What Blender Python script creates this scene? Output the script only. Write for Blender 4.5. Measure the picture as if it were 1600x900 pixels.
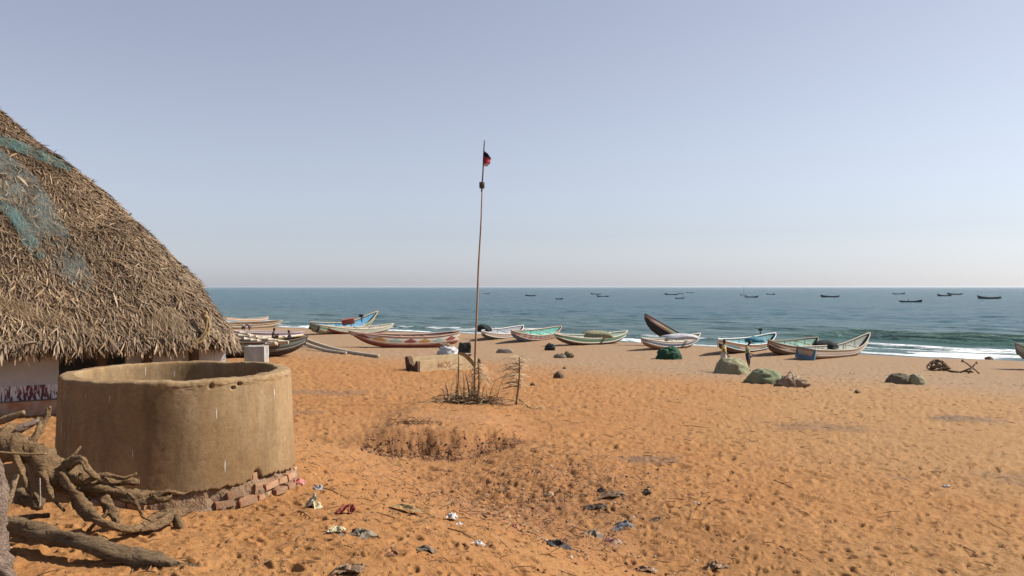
import bpy, bmesh, math, random
import numpy as np
from mathutils import Vector, Matrix, Euler

for o in list(bpy.data.objects):
    bpy.data.objects.remove(o)
random.seed(7)
RNG = np.random.default_rng(7)
SC = bpy.context.scene
COL = SC.collection
R = math.radians

# ------------------------------------------------------------------ camera, sky, sun, exposure
EYE = 6.0                      # metres above the sea
FPX = 1300.0                   # focal length in pixels of a 1600 px wide picture
cam = bpy.data.cameras.new('camera')
cam.sensor_width = 36.0
cam.lens = 36.0 * FPX / 1600.0
cam.clip_start = 0.1
cam.clip_end = 40000
co = bpy.data.objects.new('camera', cam)
COL.objects.link(co)
co.location = (0, 0, EYE)
co.rotation_euler = (R(90 - 0.07), 0, 0)
SC.camera = co

SUN_EL = 40.0
SUN_AZ = 77.0                  # clockwise from +Y (straight ahead): to the right, a touch ahead
world = bpy.data.worlds.new('World')
SC.world = world
world.use_nodes = True
wn = world.node_tree
wn.nodes.clear()
sky = wn.nodes.new('ShaderNodeTexSky')
sky.sky_type = 'NISHITA'
sky.sun_disc = False
sky.sun_elevation = R(SUN_EL)
sky.sun_rotation = R(SUN_AZ)
sky.altitude = 0
sky.air_density = 1.0
sky.dust_density = 0.5
sky.ozone_density = 3.0
bg = wn.nodes.new('ShaderNodeBackground')
bg.inputs['Strength'].default_value = 0.062
wo = wn.nodes.new('ShaderNodeOutputWorld')
pale = wn.nodes.new('ShaderNodeHueSaturation')  # hazy seaside sky: the whole dome paler
pale.inputs['Saturation'].default_value = 0.36
wn.links.new(sky.outputs[0], pale.inputs['Color'])
veil = wn.nodes.new('ShaderNodeMix')
veil.data_type = 'RGBA'
veil.blend_type = 'ADD'
veil.inputs[0].default_value = 1.0
veil.inputs[7].default_value = (0.0, 0.12, 0.80, 1)
wn.links.new(pale.outputs[0], veil.inputs[6])
wn.links.new(veil.outputs[2], bg.inputs[0])
wn.links.new(bg.outputs[0], wo.inputs[0])

sl = bpy.data.lights.new('sun', 'SUN')
sl.energy = 5.0
sl.angle = R(0.53)
sl.color = (1.0, 0.95, 0.86)
so = bpy.data.objects.new('sun', sl)
COL.objects.link(so)
sdir = Vector((math.sin(R(SUN_AZ)) * math.cos(R(SUN_EL)), math.cos(R(SUN_AZ)) * math.cos(R(SUN_EL)), math.sin(R(SUN_EL))))
so.rotation_euler = sdir.to_track_quat('Z', 'Y').to_euler()
so.location = sdir * 60

SC.view_settings.view_transform = 'Standard'
SC.view_settings.look = 'None'
SC.view_settings.exposure = 0.84
SC.view_settings.gamma = 1.0
SC.view_settings.use_curve_mapping = False

# ------------------------------------------------------------------ small maths helpers
def sm(a, b, x):
    t = np.clip((np.asarray(x, float) - a) / (b - a), 0, 1)
    return t * t * (3 - 2 * t)

def hash2(ix, iy, s=0):
    h = (ix.astype(np.int64) * 374761393 + iy.astype(np.int64) * 668265263 + s * 974634777) & 0xffffffff
    h = ((h ^ (h >> 13)) * 1274126177) & 0xffffffff
    h = ((h ^ (h >> 16)) * 2246822519) & 0xffffffff
    return ((h ^ (h >> 15)) & 0xffffff) / float(0xffffff)

def vnoise(x, y, s=0):
    x = np.asarray(x, float); y = np.asarray(y, float)
    ix = np.floor(x); iy = np.floor(y)
    fx = x - ix; fy = y - iy
    fx = fx * fx * fx * (fx * (fx * 6 - 15) + 10); fy = fy * fy * fy * (fy * (fy * 6 - 15) + 10)
    a = hash2(ix, iy, s); b = hash2(ix + 1, iy, s); c = hash2(ix, iy + 1, s); d = hash2(ix + 1, iy + 1, s)
    return (a + (b - a) * fx + (c - a) * fy + (a - b - c + d) * fx * fy) * 2 - 1

def fbm(x, y, oct=4, s=0, gain=0.5):
    r = 0; a = 1.0; f = 1.0
    for i in range(oct):
        r = r + a * vnoise(np.asarray(x) * f + 17.3 * i, np.asarray(y) * f - 9.1 * i, s + i)
        a *= gain; f *= 2.03
    return r

# ------------------------------------------------------------------ terrain
_U = np.array([-200, -30, 5, 10, 18.6, 30, 40, 50, 60, 70, 75, 85, 120, 400])
_Z = np.array([4.2, 3.4, 3.05, 2.92, 2.65, 2.25, 1.72, 1.14, 0.70, 0.27, 0.0, -0.7, -3.0, -9])
_V = np.array([-400, -150, -102.6, -96.4, -79.2, -71.6, -64.9, -55.7, -44.1, -35.2, -24.7, -18.6, -14.2, -9.6, 30, 200])
_C = np.array([79, 79, 79.1, 78.9, 79.9, 81.6, 83.2, 82.6, 80.3, 79.6, 80.0, 78.4, 78, 79.1, 80, 80])

def coast(X, Y):
    """distance inland (+) or seaward (-) of the water's edge, and the place along it"""
    u = 0.6 * X + 0.8 * Y
    v = 0.8 * X - 0.6 * Y
    return u, v, np.interp(v, _V, _C)

WX, WY = -3.89, 9.75            # the well

def bank_edge(X):
    return 16.75 + 0.30 * vnoise(X * 0.8, X * 0 + 3.1, 5) + 0.07 * vnoise(X * 2.7, X * 0 + 7, 6) - 0.10 * X * 0 + 0.25 * sm(-2.2, -4.5, X)

def H(X, Y):
    X = np.asarray(X, float); Y = np.asarray(Y, float)
    u, v, c = coast(X, Y)
    uu = u - (c - 75) * sm(42, 66, u)
    z = (np.interp(uu, _U, _Z) + np.interp(uu - 2.5, _U, _Z) + np.interp(uu + 2.5, _U, _Z)) / 3
    q = 0.85 * X + 0.53 * Y + 0.35 * vnoise(X * 0.35, Y * 0.35, 11)
    near = 1 - sm(20, 30, Y)
    z = z + 0.80 * (1 - sm(2.4, 6.2, q)) * near
    z = z - 0.17 * np.exp(-((q - 6.6) / 1.1) ** 2) * (1 - sm(12.5, 15.5, Y)) * near
    # low eroded bank right of the well
    b = bank_edge(X)
    ext = sm(-8.5, -6.0, X) * (1 - sm(-1.0, 0.6, X)) * (0.15 + 0.85 * sm(-3.3, -2.3, X))
    up = sm(-0.1, 0.75, Y - b)
    z = z + ext * up * 0.24 * (1 - sm(18, 26, Y))
    z = z - ext * 0.18 * sm(13.2, 15.6, Y) * (1 - up)
    z = z - 0.20 * np.exp(-((X + 3.0) / 1.0) ** 2 - ((Y - 8.65) / 0.8) ** 2)
    # inside of the well
    rw = np.hypot(X - WX, Y - WY)
    z = z - 2.6 * (1 - sm(0.90, 1.07, rw))
    return z

def dents(X, Y, cell, depth, size, seed, prob=0.75):
    """scattered oval hollows: footprints and scuffs"""
    ix = np.floor(X / cell); iy = np.floor(Y / cell)
    out = np.zeros_like(X)
    for dx in (-1, 0, 1):
        for dy in (-1, 0, 1):
            cx = ix + dx; cy = iy + dy
            h1 = hash2(cx, cy, seed); h2 = hash2(cx, cy, seed + 1); h3 = hash2(cx, cy, seed + 2); h4 = hash2(cx, cy, seed + 3)
            px = (cx + h1) * cell; py = (cy + h2) * cell
            a = h3 * 3.14159
            ca = np.cos(a); sa = np.sin(a)
            lx = (X - px) * ca + (Y - py) * sa
            ly = -(X - px) * sa + (Y - py) * ca
            s = size * (0.6 + 0.8 * h4)
            d2 = (lx / s) ** 2 + (ly / (s * 0.48)) ** 2
            on = (hash2(cx, cy, seed + 4) < prob)
            g = np.exp(-d2 ** 1.6) - 0.42 * np.exp(-((np.sqrt(d2) - 1.55) / 0.42) ** 2)
            out -= on * g * depth * (0.5 + 0.8 * h4)
    return out

def detail(X, Y):
    rr = np.hypot(X, Y)
    u, v, c = coast(X, Y)
    dry = sm(-1.5, -8, u - c)
    z = 0.02 * fbm(X * 0.8, Y * 0.8, 3, 21) * dry
    xr = X * 0.80 + Y * 0.60; yr = -X * 0.60 + Y * 0.80
    z += 0.016 * (0.5 - np.abs(fbm(xr * 1.6, yr * 5.0, 3, 27, 0.6))) * dry
    lump = 0.5 + 0.5 * vnoise(X * 0.22, Y * 0.22, 33)
    z += 0.013 * fbm(X * 3.2, Y * 3.2, 3, 25) * dry * (0.5 + lump)
    trod = sm(-0.45, 0.25, vnoise(X * 0.16, Y * 0.2, 71) + 0.35)
    z += dents(X, Y, 0.22, 0.026, 0.066, 40, 0.85) * dry * (0.35 + 0.65 * trod)
    z += dents(X + 5.5, Y - 3.3, 0.13, 0.014, 0.036, 50, 0.8) * dry
    z += dents(X - 2.2, Y + 1.7, 0.55, 0.045, 0.15, 55, 0.7) * dry * (0.2 + 0.6 * sm(9, 17, rr)) * (0.4 + 0.6 * trod)
    z += dents(X, Y, 1.9, 0.02, 0.22, 60, 0.3) * dry
    # crumbling face of the bank
    b = bank_edge(X)
    ext = sm(-8.5, -6.0, X) * (1 - sm(-0.6, 1.0, X)) * (0.3 + 0.7 * sm(-3.3, -2.3, X))
    f = np.exp(-((Y - b - 0.1) / 0.5) ** 2) * ext
    z += f * (0.05 * fbm(X * 2.3 + Y, Y * 2.3, 4, 81, 0.6) - 0.05 * np.abs(fbm(X * 7 + Y * 3, Y * 7, 3, 85)) - 0.05)
    # rough crumbled ground on the slope below it
    f2 = np.exp(-(((X - 0.3) / 2.4) ** 2 + ((Y - 13.2) / 2.6) ** 2))
    z += f2 * 0.022 * fbm(X * 9, Y * 9, 3, 91, 0.65)
    return z * (1 - 0.5 * sm(35, 70, rr))

def G(X, Y):
    return float(H(X, Y) + 0.0)

CY = 449.0
def ray(px, py):
    return Vector(((px - 800) / FPX, 1.0, -(py - CY) / FPX))
def at(px, py, Y):
    """point at depth Y metres seen at a place in the picture"""
    r = ray(px, py)
    return Vector((r.x * Y, Y, EYE + r.z * Y))
_YS = np.concatenate([np.linspace(3, 60, 2400), np.linspace(60.05, 260, 2000)])
def hit(px, py):
    """where the line of sight meets the ground"""
    r = ray(px, py)
    d = EYE + r.z * _YS - H(r.x * _YS, _YS)
    i = int(np.argmax(d < 0))
    if d[i] >= 0: i = len(_YS) - 1
    y0, y1 = _YS[max(i - 1, 0)], _YS[i]
    for _ in range(24):
        ym = (y0 + y1) / 2
        if EYE + r.z * ym - float(H(r.x * ym, ym)) < 0: y1 = ym
        else: y0 = ym
    return Vector((r.x * y1, y1, float(H(r.x * y1, y1))))

# ------------------------------------------------------------------ materials
def srgb(r, g, b):
    f = lambda c: (c / 255 / 12.92) if c / 255 <= 0.04045 else ((c / 255 + 0.055) / 1.055) ** 2.4
    return (f(r), f(g), f(b), 1)

def new_mat(name):
    m = bpy.data.materials.new(name)
    m.use_nodes = True
    nt = m.node_tree
    return m, nt, nt.nodes['Principled BSDF']

class NT:
    """tiny wrapper to wire shader nodes"""
    def __init__(s, nt): s.nt = nt
    def n(s, t, **k):
        x = s.nt.nodes.new(t)
        for a, b in k.items(): setattr(x, a, b)
        return x
    def l(s, a, b): s.nt.links.new(a, b)
    def math(s, op, a, b=None, c=None, clamp=False):
        x = s.n('ShaderNodeMath', operation=op, use_clamp=clamp)
        for i, v in enumerate((a, b, c)):
            if v is None: continue
            if isinstance(v, (int, float)): x.inputs[i].default_value = v
            else: s.l(v, x.inputs[i])
        return x.outputs[0]
    def mix(s, fac, a, b, blend='MIX'):
        x = s.n('ShaderNodeMix', data_type='RGBA', blend_type=blend)
        for i, v in ((0, fac), (6, a), (7, b)):
            if isinstance(v, (int, float)): x.inputs[i].default_value = v
            elif isinstance(v, tuple): x.inputs[i].default_value = v
            else: s.l(v, x.inputs[i])
        return x.outputs[2]
    def ramp(s, fac, stops, interp='LINEAR'):
        x = s.n('ShaderNodeValToRGB')
        x.color_ramp.interpolation = interp
        e = x.color_ramp.elements
        while len(e) < len(stops): e.new(0.5)
        for i, (p, c) in enumerate(stops):
            e[i].position = p; e[i].color = c if isinstance(c, tuple) else (c, c, c, 1)
        s.l(fac, x.inputs[0])
        return x.outputs[0]
    def noise(s, vec, scale, detail=4, rough=0.55, dist=0):
        x = s.n('ShaderNodeTexNoise')
        x.inputs['Scale'].default_value = scale; x.inputs['Detail'].default_value = detail
        x.inputs['Roughness'].default_value = rough; x.inputs['Distortion'].default_value = dist
        if vec is not None: s.l(vec, x.inputs['Vector'])
        return x.outputs[0]
    def mapping(s, vec, scale=(1, 1, 1), rot=(0, 0, 0)):
        x = s.n('ShaderNodeMapping')
        x.inputs['Scale'].default_value = scale; x.inputs['Rotation'].default_value = rot
        s.l(vec, x.inputs['Vector'])
        return x.outputs[0]
    def bump(s, h, strength, dist, normal=None):
        x = s.n('ShaderNodeBump')
        x.inputs['Strength'].default_value = strength; x.inputs['Distance'].default_value = dist
        s.l(h, x.inputs['Height'])
        if normal is not None: s.l(normal, x.inputs['Normal'])
        return x.outputs[0]

_MC = {}
def dim(c, k=0.82): return tuple(x * k for x in c[:3]) + (1,)
def mat(name, c1, c2=None, scale=8.0, rough=0.75, bump=0.3, bscale=30.0, bdist=0.01, stretch=(1, 1, 1), rnd=0.0, spec=0.3, metallic=0.0):
    """plain worn surface: two tones mixed by noise, fine relief, a little variation per object"""
    if name in _MC: return _MC[name]
    m, nt, p = new_mat(name)
    w = NT(nt)
    tc = w.n('ShaderNodeTexCoord').outputs['Object']
    v = w.mapping(tc, stretch)
    n = w.noise(v, scale, 5, 0.6)
    c2 = c2 or tuple(x * 0.6 for x in c1[:3]) + (1,)
    c1 = dim(c1); c2 = dim(c2)
    col = w.mix(w.ramp(n, [(0.35, 0.0), (0.68, 1.0)]), c1, c2)
    if rnd:
        oi = w.n('ShaderNodeObjectInfo').outputs['Random']
        hs = w.n('ShaderNodeHueSaturation')
        w.l(w.math('MULTIPLY_ADD', oi, rnd, 1 - rnd / 2), hs.inputs['Value'])
        w.l(col, hs.inputs['Color']); col = hs.outputs[0]
    w.l(col, p.inputs['Base Color'])
    p.inputs['Roughness'].default_value = rough
    p.inputs['Specular IOR Level'].default_value = spec
    p.inputs['Metallic'].default_value = metallic
    if bump:
        w.l(w.bump(w.noise(v, bscale, 4, 0.6), bump, bdist), p.inputs['Normal'])
    _MC[name] = m
    return m

# ------------------------------------------------------------------ mesh helpers
def tag(o, label=None, cat=None, group=None, kind=None):
    if label: o['label'] = label
    if cat: o['category'] = cat
    if group: o['group'] = group
    if kind: o['kind'] = kind
    return o

def empty(name, loc=(0, 0, 0), rz=0, label=None, cat=None, group=None):
    o = bpy.data.objects.new(name, None)
    o.empty_display_size = 0.2
    o.location = loc; o.rotation_euler = (0, 0, rz)
    COL.objects.link(o)
    return tag(o, label, cat, group)

def link_mesh(name, me, parent=None):
    o = bpy.data.objects.new(name, me)
    COL.objects.link(o)
    if parent is not None: o.parent = parent
    return o

def np_mesh(name, V, F, mats, parent=None, smooth=False, midx=None, uvs=None, cols=None):
    """V (n,3), F (m,4) or list; cols {name:(n,4)} point colours"""
    me = bpy.data.meshes.new(name)
    V = np.asarray(V, float)
    if isinstance(F, np.ndarray):
        n, k = F.shape
        me.vertices.add(len(V)); me.vertices.foreach_set('co', V.ravel())
        me.loops.add(n * k); me.loops.foreach_set('vertex_index', F.ravel().astype(np.int32))
        me.polygons.add(n); me.polygons.foreach_set('loop_start', np.arange(0, n * k, k, dtype=np.int32))
        try: me.polygons.foreach_set('loop_total', np.full(n, k, dtype=np.int32))
        except Exception: pass
        me.update(calc_edges=True)
        me.validate()
    else:
        me.from_pydata([tuple(v) for v in V], [], F)
    for m in (mats if isinstance(mats, (list, tuple)) else [mats]): me.materials.append(m)
    if midx is not None: me.polygons.foreach_set('material_index', np.asarray(midx, dtype=np.int32))
    if smooth: me.polygons.foreach_set('use_smooth', [True] * len(me.polygons))
    if uvs is not None:
        ul = me.uv_layers.new(name='UVMap')
        li = np.zeros(len(me.loops), dtype=np.int32); me.loops.foreach_get('vertex_index', li)
        ul.data.foreach_set('uv', np.asarray(uvs, float)[li].ravel())
    if cols:
        for nm, c in cols.items():
            a = me.color_attributes.new(nm, 'FLOAT_COLOR', 'POINT')
            a.data.foreach_set('color', np.asarray(c, float).ravel())
    me.update()
    return link_mesh(name, me, parent)

class MB:
    """collects boxes, tubes, lofts; build() makes ONE mesh object"""
    def __init__(s): s.v = []; s.f = []
    def add(s, V, F):
        b = len(s.v); s.v += [Vector(v) for v in V]; s.f += [tuple(i + b for i in f) for f in F]; return s
    def box(s, c, size, rot=(0, 0, 0), jitter=0.0):
        M = Euler(rot).to_matrix(); hx, hy, hz = (x / 2 for x in size)
        V = []
        for i in range(8):
            p = Vector((hx if i & 1 else -hx, hy if i & 2 else -hy, hz if i & 4 else -hz))
            if jitter: p = p + Vector([random.uniform(-jitter, jitter) for _ in range(3)])
            V.append(M @ p + Vector(c))
        return s.add(V, [(0, 2, 3, 1), (4, 5, 7, 6), (0, 1, 5, 4), (2, 6, 7, 3), (0, 4, 6, 2), (1, 3, 7, 5)])
    def tube(s, pts, rad, n=8, caps=True, rough=0.0, seed=0):
        pts = [Vector(p) for p in pts]
        if isinstance(rad, (int, float)): rad = [rad] * len(pts)
        rd = random.Random(seed)
        V = []; F = []
        prev = None
        for i, p in enumerate(pts):
            t = (pts[min(i + 1, len(pts) - 1)] - pts[max(i - 1, 0)])
            if t.length < 1e-9: t = Vector((0, 0, 1))
            t.normalize()
            if prev is None:
                a = t.cross(Vector((0, 0, 1)))
                if a.length < 0.1: a = t.cross(Vector((1, 0, 0)))
            else:
                a = prev - t * prev.dot(t)
            a.normalize(); prev = a
            b = t.cross(a)
            for k in range(n):
                th = 2 * math.pi * k / n
                rr = rad[i] * (1 + (rd.uniform(-rough, rough) if rough else 0))
                V.append(p + (a * math.cos(th) + b * math.sin(th)) * rr)
        for i in range(len(pts) - 1):
            for k in range(n):
                k2 = (k + 1) % n
                F.append((i * n + k, i * n + k2, (i + 1) * n + k2, (i + 1) * n + k))
        if caps:
            F.append(tuple(range(n))[::-1]); F.append(tuple((len(pts) - 1) * n + k for k in range(n)))
        return s.add(V, F)
    def lathe(s, prof, n=24, c=(0, 0, 0), cap=True):
        V = []; F = []
        for (r, z) in prof:
            for k in range(n):
                th = 2 * math.pi * k / n
                V.append((c[0] + r * math.cos(th), c[1] + r * math.sin(th), c[2] + z))
        for i in range(len(prof) - 1):
            for k in range(n):
                k2 = (k + 1) % n
                F.append((i * n + k, i * n + k2, (i + 1) * n + k2, (i + 1) * n + k))
        if cap:
            F.append(tuple(range(n))[::-1]); F.append(tuple((len(prof) - 1) * n + k for k in range(n)))
        return s.add(V, F)
    def build(s, name, m, parent=None, smooth=False, loc=None):
        me = bpy.data.meshes.new(name)
        if loc is not None:
            L = Vector(loc); me.from_pydata([tuple(v - L) for v in s.v], [], s.f)
        else:
            me.from_pydata([tuple(v) for v in s.v], [], s.f)
        me.materials.append(m)
        if smooth: me.polygons.foreach_set('use_smooth', [True] * len(me.polygons))
        me.update()
        o = link_mesh(name, me, parent)
        if loc is not None: o.location = loc
        return o

def smooth_path(pts, n=5):
    """Catmull-Rom through (Vector, radius) pairs"""
    P = [Vector(p) for p, r in pts]; Rr = [r for p, r in pts]
    out = []; rad = []
    for i in range(len(P) - 1):
        p0 = P[max(i - 1, 0)]; p1 = P[i]; p2 = P[i + 1]; p3 = P[min(i + 2, len(P) - 1)]
        for k in range(n):
            t = k / n
            q = 0.5 * ((2 * p1) + (p2 - p0) * t + (2 * p0 - 5 * p1 + 4 * p2 - p3) * t * t + (3 * p1 - p0 - 3 * p2 + p3) * t ** 3)
            out.append(q); rad.append(Rr[i] + (Rr[i + 1] - Rr[i]) * t)
    out.append(P[-1]); rad.append(Rr[-1])
    return out, rad

def copy_tree(o, parent=None):
    c = o.copy(); COL.objects.link(c); c.parent = parent
    for ch in list(o.children): copy_tree(ch, c)
    return c

# ================================================================== GROUND
def polar(rs, az):
    A, RR = np.meshgrid(az, rs)
    X = RR * np.sin(A); Y = RR * np.cos(A)
    nr, na = X.shape
    i = np.arange(nr - 1)[:, None] * na + np.arange(na)[None, :]
    j = np.arange(nr - 1)[:, None] * na + (np.arange(na)[None, :] + 1) % na
    F = np.stack([i, j, j + na, i + na], -1).reshape(-1, 4)
    return X.ravel(), Y.ravel(), F[:, ::-1].copy()

def azimuths(step_px):
    st = step_px / 832.0
    d = np.arange(R(-41), R(41), st)
    rest = np.linspace(R(41), R(319), 150)[:-1]
    return np.concatenate([d, rest])

rs = [0.25, 1.0, 1.8, 2.6]
r = 3.2
while r < 150:
    rs.append(r); r += max(0.016, r * r / (3.4 * 832) * 0.95) if r < 60 else max(0.5, r * r / (5.3 * 832) * 0.7)
rs += [165, 185, 210, 250, 310, 400, 560, 900, 1600, 3000]
X, Y, F = polar(np.array(rs), azimuths(1.5))
Zm = H(X, Y)
near = (X > -16) & (Y > -4)
Z = Zm + np.where(np.hypot(X, Y) < 140, detail(X, Y), 0)

u, v, c = coast(X, Y)
# grey-beige beach sand towards the sea, red-orange earth inland
edge = 36.5 + 2.2 * fbm(v * 0.06, u * 0.06, 3, 101) + 1.2 * vnoise(v * 0.5, u * 0.5, 104)
edge = edge - 5.0 * sm(-10, -40, v)
beach = sm(-9, 8, u - edge) * 0.92
beach = np.clip(beach + 0.10 * fbm(X * 0.3, Y * 0.3, 3, 107), 0, 1)
wet = sm(-6.5, -1.5, u - c + 1.3 * vnoise(v * 0.2, v * 0, 111))
ash = np.zeros_like(X)
for (px, py, wx, wy, k) in ((1500, 655, 1.4, 0.9, 0.95), (1285, 667, 1.9, 1.1, 0.55), (1025, 719, 0.75, 0.45, 0.75), (510, 613, 2.2, 0.9, 0.6),
                            (640, 640, 1.4, 0.5, 0.25), (1600, 750, 1.0, 0.8, 0.4), (1412, 748, 0.35, 0.25, 0.5), (475, 645, 0.9, 0.6, 0.45), (330, 600, 1, 1, 0)):
    h_ = hit(px, py)
    d = np.sqrt(((X - h_.x) / wx) ** 2 + ((Y - h_.y) / wy) ** 2)
    ash = np.maximum(ash, k * (1 - sm(0.35, 1.15, d + 0.35 * fbm(X * 2.2, Y * 2.2, 3, 120))))
# darker, litter-stained earth in the gully and at the foot of the bank, paler dust on the bank's flat top
f2 = np.exp(-(((X - 0.1) / 2.2) ** 2 + ((Y - 13.0) / 3.2) ** 2))
dirt = np.clip(0.75 * f2 + 0.35 * fbm(X * 0.7, Y * 0.7, 4, 130) * f2, 0, 1)
b = bank_edge(X)
ext = sm(-8.5, -6.0, X) * (1 - sm(-0.6, 1.0, X)) * (0.25 + 0.75 * sm(-3.3, -2.3, X))
face = np.exp(-((Y - b - 0.1) / 0.5) ** 2) * ext
dust = ext * sm(0.3, 0.9, Y - b) * (1 - sm(2.6, 4.6, Y - b)) * (0.7 + 0.4 * vnoise(X, Y, 140))
dirt = np.clip(dirt + 0.95 * face, 0, 1)
tan = sm(-1.5, 9.0, X - 0.12 * Y + 2.2 * fbm(X * 0.25, Y * 0.25, 3, 150)) * sm(3, 9, np.hypot(X, Y))
ca = np.stack([beach, ash, wet, np.ones_like(X)], -1)
cb = np.stack([dirt, np.clip(dust * 0.7, 0, 1), tan, np.ones_like(X)], -1)

gm, nt, p = new_mat('sand')
w = NT(nt)
geo = w.n('ShaderNodeNewGeometry').outputs['Position']
A = w.n('ShaderNodeVertexColor', layer_name='zone').outputs[0]
B = w.n('ShaderNodeVertexColor', layer_name='stain').outputs[0]
sa = w.n('ShaderNodeSeparateColor'); w.l(A, sa.inputs[0])
sb = w.n('ShaderNodeSeparateColor'); w.l(B, sb.inputs[0])
n1 = w.noise(geo, 0.55, 5, 0.6)
n2 = w.noise(geo, 6.0, 5, 0.65)
n3 = w.noise(geo, 60.0, 3, 0.6)
earth = w.mix(w.ramp(n1, [(0.32, 0.0), (0.68, 1.0)]), (0.345, 0.157, 0.053, 1), (0.370, 0.184, 0.069, 1))
earth = w.mix(w.ramp(n2, [(0.42, 0.0), (0.75, 0.55)]), earth, (0.285, 0.120, 0.040, 1))
earth = w.mix(w.math('MULTIPLY', sb.outputs[2], 0.75), earth, (0.345, 0.202, 0.088, 1))
bsand = w.mix(w.ramp(n2, [(0.35, 0.0), (0.7, 1.0)]), (0.318, 0.212, 0.126, 1), (0.262, 0.166, 0.097, 1))
col = w.mix(sa.outputs[0], earth, bsand)
col = w.mix(sb.outputs[1], col, (0.36, 0.185, 0.085, 1))
col = w.mix(w.math('MULTIPLY', sb.outputs[0], w.ramp(n2, [(0.3, 0.35), (0.7, 0.95)])), col, (0.27, 0.128, 0.062, 1))
col = w.mix(w.math('MULTIPLY', sa.outputs[1], w.ramp(n2, [(0.35, 0.25), (0.62, 1.0)])), col, (0.11, 0.088, 0.078, 1))
col = w.mix(w.math('MULTIPLY', sa.outputs[2], 0.55), col, (0.19, 0.13, 0.095, 1))
# darker elongated blotches from stretched noise, weaker on the beach sand
blotch = w.noise(w.mapping(geo, (2.3, 1.1, 1)), 1.6, 5, 0.7, 0.5)
col = w.mix(w.math('MULTIPLY', w.ramp(blotch, [(0.56, 0.0), (0.70, 0.55)]), w.math('SUBTRACT', 1.0, w.math('MULTIPLY', sa.outputs[0], 0.6))), col, (0.24, 0.10, 0.036, 1))
# grains and specks
col = w.mix(w.ramp(n3, [(0.3, 0.45), (0.5, 0.0)]), col, w.mix(0.5, col, (0.10, 0.05, 0.03, 1)))
w.l(col, p.inputs['Base Color'])
w.l(w.math('MULTIPLY_ADD', sa.outputs[2], -0.45, 0.95), p.inputs['Roughness'])
p.inputs['Specular IOR Level'].default_value = 0.15
bn = w.bump(w.noise(geo, 16.0, 6, 0.7), 0.75, 0.04)
bn = w.bump(n3, 0.5, 0.006, bn)
w.l(bn, p.inputs['Normal'])
ground = np_mesh('ground', np.stack([X, Y, Z], -1), F, gm, smooth=True, cols={'zone': ca, 'stain': cb})
tag(ground, kind='structure')

# ================================================================== SEA
rs = [45.0]
while rs[-1] < 9000: rs.append(rs[-1] + max(0.35, rs[-1] ** 2 / (6.0 * 832) * 0.42))
rs = np.array(rs + [14000, 22000])
X, Y, F = polar(rs, azimuths(1.6))
u, v, c = coast(X, Y)
off = u - c                                   # metres off the water's edge
wv = fbm(v * 0.03, off * 0.03, 2, 201) * 5
calm = sm(6, 30, off)
far = 1 - sm(500, 1500, np.hypot(X, Y))
def swell(lam, ang, amp, ph):
    k = 2 * math.pi / lam
    d = off * math.cos(ang) + v * math.sin(ang)
    t = k * (d + wv) + ph
    return amp * (np.sin(t) + 0.25 * np.sin(2 * t))
Z = (swell(11.0, 0.12, 0.10, 0) + swell(7.3, -0.25, 0.075, 1.7) + swell(4.9, 0.4, 0.05, 4.0)) * (0.6 + 0.6 * vnoise(X * 0.06, Y * 0.06, 210))
Z += 0.10 * fbm(off * 0.30, v * 0.09, 4, 220)
Z = Z * calm * far
# the breaking wave on the right and lower swell lines along the shore
crest = 22.0 + 3.0 * vnoise(v * 0.04, v * 0, 230) + 1.2 * vnoise(v * 0.2, v * 0, 231)
amp = 0.95 * sm(-40, -24, v) * (0.75 + 0.4 * vnoise(v * 0.12, v * 0, 232)) + 0.25 * (1 - sm(-40, -24, v))
dd = off - crest
wave = np.where(dd < 0, np.exp(-(dd / 1.5) ** 2), np.exp(-(dd / 4.5) ** 2)) * amp
dd2 = off - crest - 17
wave += np.exp(-(dd2 / 3.0) ** 2) * 0.38 * (0.6 + 0.6 * vnoise(v * 0.05, v * 0, 236))
dd3 = off - 9.5 - 2.0 * vnoise(v * 0.1, v * 0, 238)
wave += np.where(dd3 < 0, np.exp(-(dd3 / 0.7) ** 2), np.exp(-(dd3 / 2.5) ** 2)) * 0.28
Z = Z + wave + 0.03
Z = Z - 0.02 * (1 - sm(-3, 0, off))
# foam: broad surf on the right, narrower wash towards the left
width = np.interp(v, [-200, -110, -95, -84, -72, -55, -45, -30, -18, -5, 30], [9, 9, 12, 6, 9, 7, 6, 9, 15, 19, 19])
fo = sm(-1.2, 0.6, off + 0.8 * vnoise(v * 0.3, v * 0, 240)) * (1 - sm(0.55, 1.12, off / width + 0.22 * vnoise(v * 0.15, off * 0.15, 241)))
rightness = sm(-45, -14, v)
streak = fbm(off * 0.55 + 2 * vnoise(v * .1, off * .1, 246), v * 0.16, 4, 245)
fo = fo * np.clip(0.28 + 0.14 * rightness + 0.95 * streak, 0, 1)
edgef = np.exp(-((off - 0.7 - 0.5 * vnoise(v * 0.5, v * 0, 250)) / 0.9) ** 2) * (0.55 + 0.5 * vnoise(v * 0.08, v * 0, 251))
fo = np.maximum(fo, edgef)
lip = np.exp(-((dd3 + 0.2) / 1.0) ** 2) * (0.35 + 0.55 * vnoise(v * 0.07, v * 0, 256) + 0.3 * vnoise(v * 0.5, off, 257))
fo = np.maximum(fo, lip)
brk = np.exp(-((dd + 0.3) / 1.0) ** 2) * sm(0.25, 0.75, vnoise(v * 0.10 + 4.2, v * 0, 258)) * rightness
fo = np.clip(np.maximum(fo, brk * 0.9), 0, 1)
shal = (1 - sm(10, 95, off)) 
green = np.exp(-((dd - 0.2) / 2.2) ** 2) * rightness
ca = np.stack([fo, shal, green, np.ones_like(X)], -1)

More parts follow.
